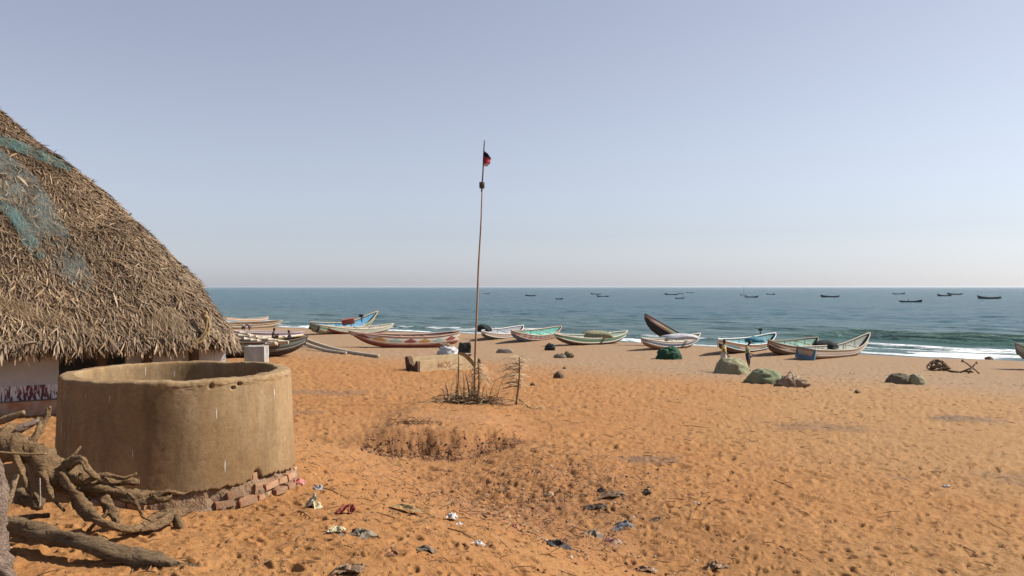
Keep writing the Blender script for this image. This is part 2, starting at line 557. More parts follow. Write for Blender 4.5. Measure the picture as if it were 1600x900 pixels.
smt, nt, p = new_mat('sea_water')
w = NT(nt)
geo = w.n('ShaderNodeNewGeometry').outputs['Position']
A = w.n('ShaderNodeVertexColor', layer_name='sea').outputs[0]
sa = w.n('ShaderNodeSeparateColor'); w.l(A, sa.inputs[0])
rot = w.mapping(geo, (1, 1, 1), (0, 0, R(36.9)))
long1 = w.mapping(rot, (0.10, 0.42, 1))
long2 = w.mapping(rot, (0.012, 0.03, 1))
deep = w.mix(w.ramp(w.noise(long2, 1.0, 3), [(0.35, 0.0), (0.65, 1.0)]), (0.016, 0.082, 0.104, 1), (0.025, 0.104, 0.122, 1))
shl = w.mix(sa.outputs[1], deep, (0.060, 0.122, 0.115, 1))
shl = w.mix(w.math('MULTIPLY', sa.outputs[2], 0.8), shl, (0.095, 0.17, 0.125, 1))
lace = w.noise(w.mapping(rot, (0.55, 1.3, 1)), 1.1, 6, 0.7, 0.6)
fm = w.ramp(w.math('ADD', sa.outputs[0], w.math('MULTIPLY_ADD', lace, 0.9, -0.45)), [(0.40, 0.0), (0.78, 1.0)])
cap = w.noise(w.mapping(rot, (0.25, 1.1, 1)), 0.42, 6, 0.72, 0.3)
caps = w.ramp(cap, [(0.735, 0.0), (0.77, 1.0)])
fm2 = w.math('MAXIMUM', fm, w.math('MULTIPLY', caps, 0.6))
w.l(w.mix(fm2, shl, (0.82, 0.84, 0.84, 1)), p.inputs['Base Color'])
w.l(w.math('MULTIPLY_ADD', fm2, 0.55, 0.22), p.inputs['Roughness'])
p.inputs['IOR'].default_value = 1.33
p.inputs['Specular IOR Level'].default_value = 0.24
h1 = w.noise(long1, 1.0, 5, 0.6, 0.4)
h2 = w.noise(w.mapping(rot, (0.5, 1.4, 1)), 1.0, 4, 0.6)
bn = w.bump(h1, 1.0, 2.4)
bn = w.bump(h2, 0.9, 0.5, bn)
w.l(bn, p.inputs['Normal'])
sea = np_mesh('sea', np.stack([X, Y, Z], -1), F, smt, smooth=True, cols={'sea': ca})
tag(sea, kind='structure')

# ================================================================== THE WELL
M_conc = None
def well_material():
    m, nt, p = new_mat('well_plaster')
    w = NT(nt)
    tc = w.n('ShaderNodeTexCoord').outputs['Object']
    streak = w.noise(w.mapping(tc, (3.2, 3.2, 0.28)), 1.4, 6, 0.62)
    big = w.noise(tc, 1.3, 4, 0.55)
    fine = w.noise(tc, 26, 4, 0.6)
    col = w.mix(w.ramp(streak, [(0.3, 0.0), (0.7, 1.0)]), (0.285, 0.182, 0.088, 1), (0.375, 0.262, 0.148, 1))
    col = w.mix(w.ramp(big, [(0.40, 0.0), (0.66, 0.75)]), col, (0.24, 0.138, 0.060, 1))
    col = w.mix(w.ramp(w.noise(w.mapping(tc, (2.0, 2.0, 0.35)), 2.2, 5, 0.6), [(0.45, 0.0), (0.80, 0.75)]), col, (0.095, 0.058, 0.027, 1))
    col = w.mix(w.ramp(fine, [(0.3, 0.35), (0.55, 0.0)]), col, (0.10, 0.066, 0.036, 1))
    # flaked patches with harder edges and hairline cracks
    pt = w.noise(w.mapping(tc, (1.6, 1.6, 1.1)), 1.9, 6, 0.7, 0.3)
    col = w.mix(w.ramp(pt, [(0.56, 0.0), (0.66, 0.22)]), col, (0.40, 0.30, 0.18, 1))
    col = w.mix(w.ramp(pt, [(0.34, 0.28), (0.42, 0.0)]), col, (0.15, 0.088, 0.042, 1))
    vo = w.n('ShaderNodeTexVoronoi', feature='DISTANCE_TO_EDGE'); vo.inputs['Scale'].default_value = 1.15
    wob = w.n('ShaderNodeVectorMath', operation='ADD'); w.l(tc, wob.inputs[0])
    nv_ = w.n('ShaderNodeTexNoise'); nv_.inputs['Scale'].default_value = 3.0; nv_.inputs['Detail'].default_value = 5
    w.l(tc, nv_.inputs['Vector']); sc3 = w.n('ShaderNodeVectorMath', operation='SCALE'); sc3.inputs['Scale'].default_value = 0.5
    w.l(nv_.outputs['Color'], sc3.inputs[0]); w.l(sc3.outputs[0], wob.inputs[1]); w.l(wob.outputs[0], vo.inputs['Vector'])
    col = w.mix(w.ramp(vo.outputs['Distance'], [(0.0, 0.22), (0.006, 0.0)]), col, (0.09, 0.055, 0.03, 1))
    # bird droppings and lime runs
    drip = w.noise(w.mapping(tc, (17, 17, 1.1)), 2.4, 2, 0.5)
    col = w.mix(w.ramp(drip, [(0.70, 0.0), (0.75, 0.8)]), col, (0.66, 0.62, 0.55, 1))
    w.l(col, p.inputs['Base Color'])
    p.inputs['Roughness'].default_value = 0.9
    p.inputs['Specular IOR Level'].default_value = 0.2
    bn = w.bump(fine, 0.22, 0.008)
    bn = w.bump(w.noise(tc, 75, 5, 0.7), 0.6, 0.006, bn)
    w.l(bn, p.inputs['Normal'])
    return m

ZRIM = 5.03
ZPL = 3.87                      # lower edge of the plaster
well = empty('well', (WX, WY, 3.6), 0, 'round stained concrete well with broken rim beside the thatched hut', 'well')
def build_well():
    na = 420
    th = np.linspace(0, 2 * math.pi, na, endpoint=False)
    # (radius, z, part of wall) profile from inside bottom, over the rim, down the outside
    prof = [(1.10, -2.2), (1.10, -0.9), (1.12, -0.5)] + [(1.125, z) for z in np.linspace(-0.45, -0.06, 10)] + [(1.127, -0.03), (1.13, -0.012), (1.137, 0.0), (1.16, 0.004), (1.19, 0.002), (1.22, 0.004), (1.25, 0.0), (1.272, -0.003), (1.288, -0.010), (1.297, -0.022), (1.301, -0.04)]
    zo = np.concatenate([np.linspace(-0.05, -0.17, 26), np.linspace(-0.19, -(ZRIM - ZPL), 46)])
    prof += [(1.303 + 0.052 * (-z / 1.1), z) for z in zo]
    prof += [(1.27, zo[-1] - 0.01), (1.22, zo[-1] - 0.02)]
    prof = np.array(prof)
    nz = len(prof)
    T, RR = np.meshgrid(th, prof[:, 0]); _, ZZ = np.meshgrid(th, prof[:, 1])
    RR = RR + 0.003 * fbm(T * 3, ZZ * 1.2 + 4, 2, 301) + 0.0012 * fbm(T * 22, ZZ * 17, 2, 305)
    top = np.exp(-(ZZ / 0.05) ** 2) * (ZZ > -0.4)
    n_ = fbm(T * 9, RR * 9, 4, 310)
    ZZ = ZZ + top * (0.006 * n_ - 0.018 * np.clip(fbm(T * 4.5, T * 0, 4, 315) - 0.25, 0, 1))
    # rim mortar broken away along the front edge
    chip = sm(0.0, 0.25, fbm(T * 9, ZZ * 16, 4, 320, 0.6)) * np.exp(-((ZZ + 0.05) / 0.06) ** 2) * (RR > 1.2)
    RR = RR - 0.006 * chip
    # mortar cap smeared over the rim, its lower edge ragged
    zc = -0.055 - 0.018 * fbm(T * 24, T * 0 + 2, 5, 322, 0.72) - 0.012 * np.clip(fbm(T * 3, T * 0, 2, 324), 0, 1)
    RR = RR + 0.007 * sm(-0.007, 0.007, ZZ - zc) * (RR > 1.2) * (ZZ > -0.5)
    # the plaster's ragged lower edge: higher on the right
    low = np.clip((-ZZ - 0.8) / 0.32, 0, 1) * (RR > 1.2)
    ang = (T - math.pi * 1.5)                      # 0 at the side facing -Y
    ragged = 0.014 * fbm(T * 30, T * 0, 5, 330, 0.75) + 0.05 * np.exp(-((T - (1.5 * math.pi + 1.15)) / 0.35) ** 2)
    ZZ = ZZ + low * ragged
    # form-tie holes under the rim and a hole knocked through above the brick footing
    def pit(px, py, size, depth):
        nonlocal RR
        d = ray(px, py)
        # meet the outer cylinder
        a = d.x ** 2 + d.y ** 2; bb = -2 * (d.x * WX + d.y * WY); cc = WX ** 2 + WY ** 2 - 1.275 ** 2
        t = (-bb - math.sqrt(bb * bb - 4 * a * cc)) / (2 * a)
        hx, hy, hz = d.x * t, t, EYE + d.z * t
        t0 = math.atan2(hy - WY, hx - WX) % (2 * math.pi)
        dt = (T - t0 + math.pi) % (2 * math.pi) - math.pi
        sx, sz = size
        g = np.exp(-(((dt * 1.33) / sx) ** 2 + ((ZZ + ZRIM - hz) / sz) ** 2) ** 2)
        RR = RR - g * depth * (RR > 1.2)
        return t0, hz
    pit(331, 604, (0.020, 0.030), 0.05); pit(366, 607, (0.020, 0.020), 0.05); pit(376, 601, (0.020, 0.020), 0.05)
    for _ in range(14):
        pit(random.uniform(200, 440), random.uniform(610, 760), (random.uniform(.008, .014),) * 2, 0.007)
    t0, hz = pit(399, 752, (0.055, 0.11), 0.10)
    pit(402, 770, (0.075, 0.06), 0.10)
    RR = RR * 0.96
    V = np.stack([RR * np.cos(T), RR * np.sin(T), ZZ + ZRIM - 3.6], -1).reshape(-1, 3)
    i = np.arange(nz - 1)[:, None] * na + np.arange(na)[None, :]
    j = np.arange(nz - 1)[:, None] * na + (np.arange(na)[None, :] + 1) % na
    F = np.stack([i, j, j + na, i + na], -1).reshape(-1, 4)[:, ::-1].copy()
    np_mesh('ring_wall', V, F, well_material(), well, smooth=True)
    return t0, hz
t0, hz0 = build_well()

M_brick = mat('brick_clay', (0.36, 0.16, 0.080, 1), (0.36, 0.235, 0.145, 1), 6, 0.92, 0.6, 40, 0.012, rnd=0.5)
M_mortar = mat('footing_mortar', (0.33, 0.22, 0.135, 1), (0.26, 0.145, 0.08, 1), 6, 0.95, 1.0, 18, 0.05)
# rubble footing under the plaster
na = 240
th = np.linspace(0, 2 * math.pi, na, endpoint=False)
prof = np.array([(1.20, 0.40), (1.30, 0.385), (1.345, 0.33), (1.36, 0.24), (1.375, 0.15), (1.40, 0.05), (1.43, -0.1), (1.43, -0.5)])
T, RR = np.meshgrid(th, prof[:, 0]); _, ZZ = np.meshgrid(th, prof[:, 1])
RR = RR + 0.05 * fbm(T * 9, ZZ * 8, 4, 340)
ZZ = ZZ + 0.012 * fbm(T * 12, RR * 10, 3, 345) * (ZZ > 0.3)
nz = len(prof)
i = np.arange(nz - 1)[:, None] * na + np.arange(na)[None, :]; j = np.arange(nz - 1)[:, None] * na + (np.arange(na)[None, :] + 1) % na
RR = RR * 0.955; ZZ = ZZ - 0.06
np_mesh('footing', np.stack([RR * np.cos(T), RR * np.sin(T), ZZ], -1).reshape(-1, 3), np.stack([i, j, j + na, i + na], -1).reshape(-1, 4).copy(), M_mortar, well, smooth=True)
# single bricks of the footing, loosened by weather
def brick_mesh(seed):
    rd = random.Random(seed)
    bm = bmesh.new()
    bmesh.ops.create_cube(bm, size=1.0)
    for v_ in bm.verts: v_.co = Vector((v_.co.x * 0.225, v_.co.y * 0.11, v_.co.z * 0.072))
    bmesh.ops.bevel(bm, geom=bm.edges[:], offset=0.010, segments=1, affect='EDGES')
    for v_ in bm.verts: v_.co += Vector([rd.uniform(-0.007, 0.007) for _ in range(3)])
    me = bpy.data.meshes.new('brick'); bm.to_mesh(me); bm.free(); me.materials.append(M_brick)
    return me
brick_me = [brick_mesh(k) for k in range(6)]
def brick(th_, z, rad, parent=well, tilt=0.12, sc=1.0):
    o = link_mesh('brick', random.choice(brick_me), parent)
    o.location = (rad * math.cos(th_), rad * math.sin(th_), z)
    o.rotation_euler = (random.uniform(-tilt, tilt), random.uniform(-tilt, tilt), th_ + math.pi / 2 + random.uniform(-tilt, tilt) * 1.5)
    o.scale = (sc * random.uniform(0.7, 1.05), random.uniform(0.8, 1.1), random.uniform(0.85, 1.1))
    return o
for course, z in enumerate((0.01, 0.10, 0.195)):
    a = 1.5 * math.pi - 1.0 + 0.08 * course
    while a < 1.5 * math.pi + 1.9:
        if random.random() < 0.6: brick(a, z + random.uniform(-0.012, 0.012), 1.335 - 0.018 * course + random.uniform(-0.025, 0.025))
        a += 0.182
o = brick(t0 + 0.01, hz0 - 3.6 - 0.085, 1.275, tilt=0.05, sc=0.5); o.scale = (0.5, 0.9, 1.6)
o = brick(t0 - 0.005, hz0 - 3.6 + 0.035, 1.235, tilt=0.05, sc=0.4); o.scale = (0.28, 0.9, 1.5)
# straw lying on the rim
M_straw = mat('dry_straw', (0.42, 0.31, 0.17, 1), (0.27, 0.18, 0.09, 1), 12, 0.8, 0.2, 40)

# ================================================================== THATCHED HUT
A0 = Vector((-8.25, 13.4)); B0 = Vector((-4.92, 15.50))          # front eave: a point on the left, the right corner
e1 = (A0 - B0).normalized()                                       # along the eave, to the left
n1_ = Vector((e1.y, -e1.x))                                       # into the hut
if n1_.y < 0: n1_ = -n1_
ZE = 5.03
HB = 5.0                                                          # half depth
LA = 13.0                                                         # full length of the roof
hut = empty('thatched_hut', (B0.x + e1.x * 4 + n1_.x * 4, B0.y + e1.y * 4 + n1_.y * 4, 3.85), 0, 'large hut under a steep roof of grey-brown palm thatch behind the well', 'hut')
_hs = np.array([0, 0.18, 0.6, 1.27, 2.2, 3.68, 4.6, 5.0]); _hz = np.array([0, 0.36, 1.03, 1.92, 2.90, 4.30, 5.07, 5.37])
def roof_h(s): return np.interp(s, _hs, _hz)
def roof_pt(t, s):
    """t: 0..1 round the rounded-rectangle eave starting mid front; returns plan point for inset s"""
    pass
def rounded_rect_loop(a0, a1, b0, b1, r, n_edge, n_arc):
    """plan loop in (along, into) coordinates"""
    P = []
    def arc(cx, cy, s_):
        for k in range(n_arc):
            q = s_ + (math.pi / 2) * k / n_arc
            P.append((cx + r * math.cos(q), cy + r * math.sin(q)))
    def edge(x0, y0, x1, y1):
        for k in range(n_edge): P.append((x0 + (x1 - x0) * k / n_edge, y0 + (y1 - y0) * k / n_edge))
    edge(a0, b1 - r, a0, b0 + r); arc(a0 + r, b0 + r, math.pi)
    edge(a0 + r, b0, a1 - r, b0); arc(a1 - r, b0 + r, 1.5 * math.pi)
    edge(a1, b0 + r, a1, b1 - r); arc(a1 - r, b1 - r, 0)
    edge(a1 - r, b1, a0 + r, b1); arc(a0 + r, b1 - r, math.pi / 2)
    return np.array(P)
NE, NAR = 40, 12
def roof_surface(lift=0.0):
    loops = []
    for s in np.concatenate([np.linspace(0, 0.6, 6), np.linspace(0.8, 4.9, 24)]):
        r = 1.3 * (1 - s / 5.2) + 0.06
        P = rounded_rect_loop(s, LA - s, s, 2 * HB - s, min(r, HB - s - 0.02), NE, NAR)
        z = np.full(len(P), ZE + roof_h(s) + lift)
        loops.append(np.column_stack([P, z]))
    L = np.array(loops)                                          # (ns, np, 3) in (along, into, z)
    X = B0.x + e1.x * L[..., 0] + n1_.x * L[..., 1]
    Y = B0.y + e1.y * L[..., 0] + n1_.y * L[..., 1]
    W = np.stack([X, Y, L[..., 2]], -1)
    bumpy = 0.07 * fbm(L[..., 0] * 1.1 + L[..., 2] * 0.7, L[..., 1] * 1.1, 3, 401)
    W[..., 2] += bumpy
    return W
W = roof_surface()
ns, npn, _ = W.shape
i = np.arange(ns - 1)[:, None] * npn + np.arange(npn)[None, :]; j = np.arange(ns - 1)[:, None] * npn + (np.arange(npn)[None, :] + 1) % npn
F = np.stack([i, j, j + npn, i + npn], -1).reshape(-1, 4)
hx = Vector(hut.location)
M_under = mat('thatch_base', (0.105, 0.07, 0.042, 1), (0.06, 0.04, 0.024, 1), 7, 0.95, 1.0, 22, 0.05)
Vb = W.reshape(-1, 3) - np.array(hx)
Vb2 = Vb.copy(); Vb2[:, 2] -= 0.16
F2 = F[:, ::-1] + len(Vb)
k0 = np.arange(npn); k1 = (k0 + 1) % npn
FR = np.stack([k0 + len(Vb), k1 + len(Vb), k1, k0], -1)
np_mesh('thatch_base', np.vstack([Vb, Vb2]), np.vstack([F, F2, FR]).astype(np.int64), M_under, hut, smooth=True)

def blade_material():
    m, nt, p = new_mat('palm_thatch')
    w = NT(nt)
    A = w.n('ShaderNodeVertexColor', layer_name='tint').outputs[0]
    w.l(A, p.inputs['Base Color'])
    p.inputs['Roughness'].default_value = 0.65
    p.inputs['Specular IOR Level'].default_value = 0.35
    return m
M_blade = blade_material()
PAL = np.array([0.72, 0.64, 0.56]) * np.array([(0.36, 0.265, 0.170), (0.27, 0.195, 0.125), (0.44, 0.345, 0.235), (0.20, 0.140, 0.088), (0.33, 0.225, 0.125), (0.15, 0.105, 0.068), (0.50, 0.41, 0.29)])
def blades(P, T, N, L, Wd, rng, spread=0.75, lift=0.35, tint=1.0):
    """strips of dry leaf lying on a slope: P points, T downslope, N normal"""
    n = len(P)
    Bv = np.cross(N, T)
    a = rng.normal(0, spread, n)
    D = T * np.cos(a)[:, None] + Bv * np.sin(a)[:, None]
    Sd = np.cross(N, D)
    roll = rng.uniform(-0.65, 0.65, n)
    S = Sd * np.cos(roll)[:, None] + N * np.sin(roll)[:, None]
    up = rng.uniform(0.0, lift, n)
    P0 = P + N * rng.uniform(0.0, 0.05, n)[:, None]
    bend = rng.uniform(-0.25, 0.35, n)
    P1 = P0 + D * (L * 0.5)[:, None] + N * (L * 0.5 * up)[:, None]
    P2 = P1 + D * (L * 0.5 * np.cos(bend))[:, None] + N * (L * 0.5 * (up - bend * 0.9))[:, None]
    h = (Wd / 2)[:, None]
    V = np.stack([P0 - S * h * 0.6, P0 + S * h * 0.6, P1 + S * h, P1 - S * h, P2 + S * h * 0.22, P2 - S * h * 0.22], 1).reshape(-1, 3)
    b_ = np.arange(n)[:, None] * 6
    F = np.concatenate([b_ + np.array([[0, 1, 2, 3]]), b_ + np.array([[3, 2, 4, 5]])], 0)
    k = rng.choice(len(PAL), n, p=[.24, .24, .12, .15, .17, .05, .03])
    c = PAL[k] * rng.uniform(0.75, 1.2, n)[:, None] * tint
    C = np.repeat(np.column_stack([c, np.ones(n)]), 6, axis=0)
    return V, F, C

# sample the roof: dense on the two sides one can see, sparse behind
quad = W
area_pts = []
def sample_roof(n, rng, smin=0, smax=ns - 2, c0=0, c1=None):
    a = W[:-1]; 
    ii, jj = np.meshgrid(np.arange(smin, smax), np.arange(npn), indexing='ij')
    j2 = (jj + 1) % npn
    p00 = W[ii, jj]; p01 = W[ii, j2]; p10 = W[ii + 1, jj]; p11 = W[ii + 1, j2]
    du = p01 - p00; dv = p10 - p00
    nrm = np.cross(du, dv); ar = np.linalg.norm(nrm, axis=-1)
    # visible sides: right end and front
    ctr = (p00 + p11) / 2
    N = nrm / np.maximum(ar, 1e-9)[..., None]
    flip = np.sign(N[..., 2:3]); N = N * np.where(flip == 0, 1, flip)
    view = np.array([0, 0, EYE]) - ctr
    facing = (N * view).sum(-1) / np.linalg.norm(view, axis=-1)
    infr = (ctr[..., 0] / np.maximum(ctr[..., 1], 1) > -0.80) & (ctr[..., 1] > 2)
    wgt = ar * np.where((facing > -0.25) & infr, 1.0, 0.16)
    pr = (wgt / wgt.sum()).ravel()
    idx = rng.choice(len(pr), n, p=pr)
    a_, b_ = rng.uniform(0, 1, n)[:, None], rng.uniform(0, 1, n)[:, None]
    f = lambda q: q.reshape(-1, 3)[idx]
    P = f(p00) * (1 - a_) * (1 - b_) + f(p01) * a_ * (1 - b_) + f(p10) * (1 - a_) * b_ + f(p11) * a_ * b_
    Nn = N.reshape(-1, 3)[idx]
    T = -(f(dv)); T /= np.linalg.norm(T, axis=1)[:, None]
    return P, T, Nn
rng = np.random.default_rng(11)
P, T, N = sample_roof(105000, rng)
# courses: leaf rows give faint bands of darker gaps
L = rng.uniform(0.12, 0.33, len(P)); Wd = rng.uniform(0.011, 0.027, len(P))
patch = 1.0 + 0.24 * fbm(P[:, 0] * 0.9, P[:, 2] * 0.9, 3, 410)
V1, F1, C1 = blades(P, T, N, L, Wd, rng, 0.50, 0.22)
C1[:, :3] *= np.repeat(patch, 6)[:, None]
# hanging fringe along the eaves
idx = rng.integers(0, npn, 5200)
vis = [k for k in range(npn) if W[0, k, 0] / W[0, k, 1] > -0.85 and W[0, k, 1] < 21 and W[0, k, 1] > 4]
idx = np.array(vis)[rng.integers(0, len(vis), 6500)]
a_ = rng.uniform(0, 1, len(idx))[:, None]
Pe = W[0, idx] * (1 - a_) + W[0, (idx + 1) % npn] * a_
cen = np.array([B0.x + e1.x * 6.5 + n1_.x * HB, B0.y + e1.y * 6.5 + n1_.y * HB])
outv = W[0, idx] - W[3, idx]; outv[:, 2] = 0; outv /= np.linalg.norm(outv, axis=1)[:, None]
Pe = Pe + outv * rng.uniform(-0.22, 0.05, len(idx))[:, None] + np.array([0, 0, 1]) * rng.uniform(-0.12, 0.12, len(idx))[:, None]
Td = np.array([0, 0, -1.0]) + outv * rng.uniform(-0.05, 0.45, len(idx))[:, None]; Td /= np.linalg.norm(Td, axis=1)[:, None]
Nd = outv + np.array([0, 0, 0.25]); Nd -= Td * (Nd * Td).sum(1)[:, None]; Nd /= np.linalg.norm(Nd, axis=1)[:, None]
rag = 0.75 + 0.5 * np.abs(fbm(Pe[:, 0] * 2.2, Pe[:, 1] * 2.2, 3, 415))
V2, F2_, C2 = blades(Pe, Td, Nd, rng.uniform(0.09, 0.23, len(idx)) * rag, rng.uniform(0.02, 0.05, len(idx)), rng, 0.34, 0.2, 0.95)
th_o = np_mesh('thatch', np.vstack([V1, V2]) - np.array(hx), np.vstack([F1, F2_ + len(V1)]), M_blade, hut, cols={'tint': np.vstack([C1, C2])})
tag(th_o, kind='stuff')
# the longest leaves, one by one
P, T, N = sample_roof(150, rng, 1, ns - 10)
idx = np.array(vis)[rng.integers(0, len(vis), 150)]
Pe = W[0, idx] + np.array([0, 0, 0.02]); outv = W[0, idx] - W[3, idx]; outv[:, 2] = 0; outv /= np.linalg.norm(outv, axis=1)[:, None]
Pe += outv * rng.uniform(0.0, 0.07, 150)[:, None]
Td = np.array([0, 0, -1.0]) + outv * rng.uniform(0.1, 0.5, 150)[:, None]; Td /= np.linalg.norm(Td, axis=1)[:, None]
Nd = outv - Td * (outv * Td).sum(1)[:, None]; Nd /= np.linalg.norm(Nd, axis=1)[:, None]
VA, FA, CA = blades(np.vstack([P + N * 0.04, Pe]), np.vstack([T, Td]), np.vstack([N, Nd]), rng.uniform(0.24, 0.36, 300), rng.uniform(0.03, 0.05, 300), rng, 0.6, 0.3, 1.1)
for k in range(300):
    base = VA[k * 6]
    o = np_mesh('palm_leaf', VA[k * 6:k * 6 + 6] - base, [(0, 1, 2, 3), (3, 2, 4, 5)], M_blade, hut, cols={'tint': CA[k * 6:k * 6 + 6]})
    o.location = base - np.array(hx)

def hp(a, b_, z):
    """hut coordinates: a metres along the front from the right corner, b_ metres in"""
    return Vector((B0.x + e1.x * a + n1_.x * b_, B0.y + e1.y * a + n1_.y * b_, z))
RZ = math.atan2(e1.y, e1.x)
M_white = mat('limewash', (0.74, 0.75, 0.76, 1), (0.60, 0.60, 0.60, 1), 3, 0.85, 0.3, 30, 0.006)
M_plinth = mat('clay_plinth', (0.46, 0.20, 0.10, 1), (0.58, 0.42, 0.32, 1), 5, 0.9, 0.6, 20, 0.02)
M_wood = mat('old_post_wood', (0.16, 0.10, 0.06, 1), (0.09, 0.055, 0.035, 1), 10, 0.9, 0.6, 30, 0.01, (1, 1, 0.2))
def band_material():
    m, nt, p = new_mat('painted_band')
    w = NT(nt)
    tc = w.n('ShaderNodeTexCoord').outputs['Object']
    nz = w.noise(w.mapping(tc, (13, 13, 2.6), (0, 0.5, 0)), 2.0, 4, 0.6)
    nb = w.noise(tc, 1.4, 2)
    t = w.math('ADD', nz, w.math('MULTIPLY_ADD', nb, 0.35, -0.17))
    col = w.mix(w.ramp(t, [(0.47, 0.0), (0.53, 1.0)]), (0.16, 0.035, 0.045, 1), (0.74, 0.74, 0.76, 1))
    w.l(col, p.inputs['Base Color']); p.inputs['Roughness'].default_value = 0.8
    return m
def hbox(name, a0, a1, b0, b1, z0, z1, m, parent=hut):
    c_ = hp((a0 + a1) / 2, (b0 + b1) / 2, (z0 + z1) / 2)
    o = MB().box((0, 0, 0), (abs(a1 - a0), abs(b1 - b0), z1 - z0)).build(name, m, parent)
    o.location = c_ - hx if parent is hut else c_
    o.rotation_euler = (0, 0, RZ)
    return o
# where the white front wall stops (seen just left of the well)
def a_at(px, b_):
    """distance along the front at which a line of sight meets the plane b_ metres in"""
    best = min(np.linspace(-1, 12, 2601), key=lambda a: abs(800 + FPX * hp(a, b_, 0).x / hp(a, b_, 0).y - px))
    return float(best)
aw = a_at(92, 0.85)
hbox('wall', aw, LA - 1.0, 0.85, 1.10, 3.3, 5.9, M_white)
hbox('painted_band', aw - 0.012, LA - 0.98, 0.838, 1.115, 4.05, 4.30, band_material())
hbox('plinth', aw - 0.06, LA - 0.9, 0.62, 1.18, 3.2, 4.05, M_plinth)
hbox('side_wall', aw + 0.01, aw + 0.24, 1.10, 8.9, 3.3, 5.9, M_white)
hbox('rear_wall', 0.9, aw, 3.4, 3.62, 3.0, 5.9, M_white)
ap0 = a_at(352, 0.9); ap1 = a_at(196, 0.9)
hbox('parapet', ap0, ap1, 0.85, 1.03, 3.0, 4.80, M_white)
hbox('parapet', ap0 + 0.01, ap0 + 0.18, 1.03, 4.5, 3.0, 4.78, M_white)
for px in (305, 232, 160):
    a = a_at(px, 0.55)
    q = hp(a, 0.6, 0)
    z0 = G(q.x, q.y) - 0.1
    pts = [Vector((q.x + 0.02 * math.sin(k * 1.3), q.y, z0 + (5.45 - z0) * k / 6)) - hx for k in range(7)]
    MB().tube(pts, [0.11, 0.10, 0.105, 0.095, 0.10, 0.09, 0.09], 9, rough=0.06, seed=px).build('post', M_wood, hut, True)

# old nets and ropes thrown over the thatch
def net_material(name, col, dens):
    m, nt, p = new_mat(name)
    w = NT(nt)
    tc = w.n('ShaderNodeTexCoord').outputs['UV']
    mp = w.mapping(tc, (1, 1, 1), (0, 0, 0.78))
    wa = w.n('ShaderNodeTexWave', wave_type='BANDS', bands_direction='X'); wa.inputs['Scale'].default_value = 13; wa.inputs['Distortion'].default_value = 3.0
    wb = w.n('ShaderNodeTexWave', wave_type='BANDS', bands_direction='Y'); wb.inputs['Scale'].default_value = 13; wb.inputs['Distortion'].default_value = 3.0
    w.l(mp, wa.inputs['Vector']); w.l(mp, wb.inputs['Vector'])
    g = w.math('MAXIMUM', wa.outputs['Fac'], wb.outputs['Fac'])
    nz = w.noise(tc, 2.2, 4, 0.6)
    al = w.math('MULTIPLY', w.ramp(g, [(0.55, 0.0), (0.8, 1.0)]), w.ramp(nz, [(0.32, 0.0), (0.62, dens)]))
    w.l(al, p.inputs['Alpha'])
    w.l(w.mix(nz, col, tuple(x * 0.6 for x in col[:3]) + (1,)), p.inputs['Base Color'])
    p.inputs['Roughness'].default_value = 0.6
    return m
def on_roof(px, py, lift=0.08):
    """where a line of sight meets the thatch"""
    d = ray(px, py)
    Yd = np.linspace(10, 22, 900)
    x = d.x * Yd; z = EYE + d.z * Yd
    a = (x - B0.x) * e1.x + (Yd - B0.y) * e1.y; b_ = (x - B0.x) * n1_.x + (Yd - B0.y) * n1_.y
    s = np.minimum(a, b_)
    gap = ZE + roof_h(np.clip(s, 0, 5)) + lift - z
    ok = (s > 0) & (gap > 0)
    k = int(np.argmax(ok)) if ok.any() else int(np.argmax(np.where(s > -0.5, gap, -9)))   # else the nearest approach at the outline
    return Vector((x[k], Yd[k], z[k]))
def roof_net(name, path, mt, label, cat='net', sag=0.0):
    """path of (px, py, half width px) down the roof"""
    V = []; uv = []; nx = 9
    pts = [(Vector((x, y, wd)), 0) for x, y, wd in path]
    sp, _ = smooth_path(pts, 8)
    acc = 0
    for k, q in enumerate(sp):
        t = sp[min(k + 1, len(sp) - 1)] - sp[max(k - 1, 0)]
        nn = Vector((-t.y, t.x)).normalized()
        if k: acc += (sp[k] - sp[k - 1]).length * 0.012
        for m_ in range(nx):
            f_ = (m_ / (nx - 1) - 0.5) * 2
            x = q.x + nn.x * f_ * q.z; y = q.y + nn.y * f_ * q.z
            V.append(on_roof(x, y, 0.13 + 0.05 * random.random())); uv.append((acc, f_ * q.z * 0.012))
    base = V[0].copy()
    F = [(k * nx + m_, k * nx + m_ + 1, (k + 1) * nx + m_ + 1, (k + 1) * nx + m_) for k in range(len(sp) - 1) for m_ in range(nx - 1)]
    o = np_mesh(name, [v - base for v in V], F, mt, None, True, uvs=uv)
    o.location = base
    return tag(o, label, cat)
M_teal = net_material('teal_net', (0.12, 0.27, 0.25, 1), 0.85)
M_teal2 = net_material('faded_teal_net', (0.19, 0.27, 0.26, 1), 0.6)
M_ochre = net_material('ochre_net', (0.36, 0.24, 0.11, 1), 0.55)
roof_net('fishing_net', [(-30, 208, 8), (20, 226, 8), (65, 243, 8), (100, 260, 5), (112, 268, 2)], M_teal, 'bright teal net strip bound across the upper thatch')
roof_net('fishing_net', [(-20, 250, 26), (30, 300, 34), (70, 360, 30), (105, 410, 24), (140, 450, 12)], M_teal2, 'wide faded grey-teal net spread down the middle of the thatch')
roof_net('fishing_net', [(-20, 300, 10), (20, 335, 9), (45, 375, 11), (65, 405, 7)], M_teal, 'narrow torn teal net at the left edge of the thatch')
roof_net('fishing_net', [(-20, 468, 10), (40, 485, 12), (95, 505, 13), (150, 520, 9)], M_ochre, 'ochre tangle of old net lying low on the thatch at left')
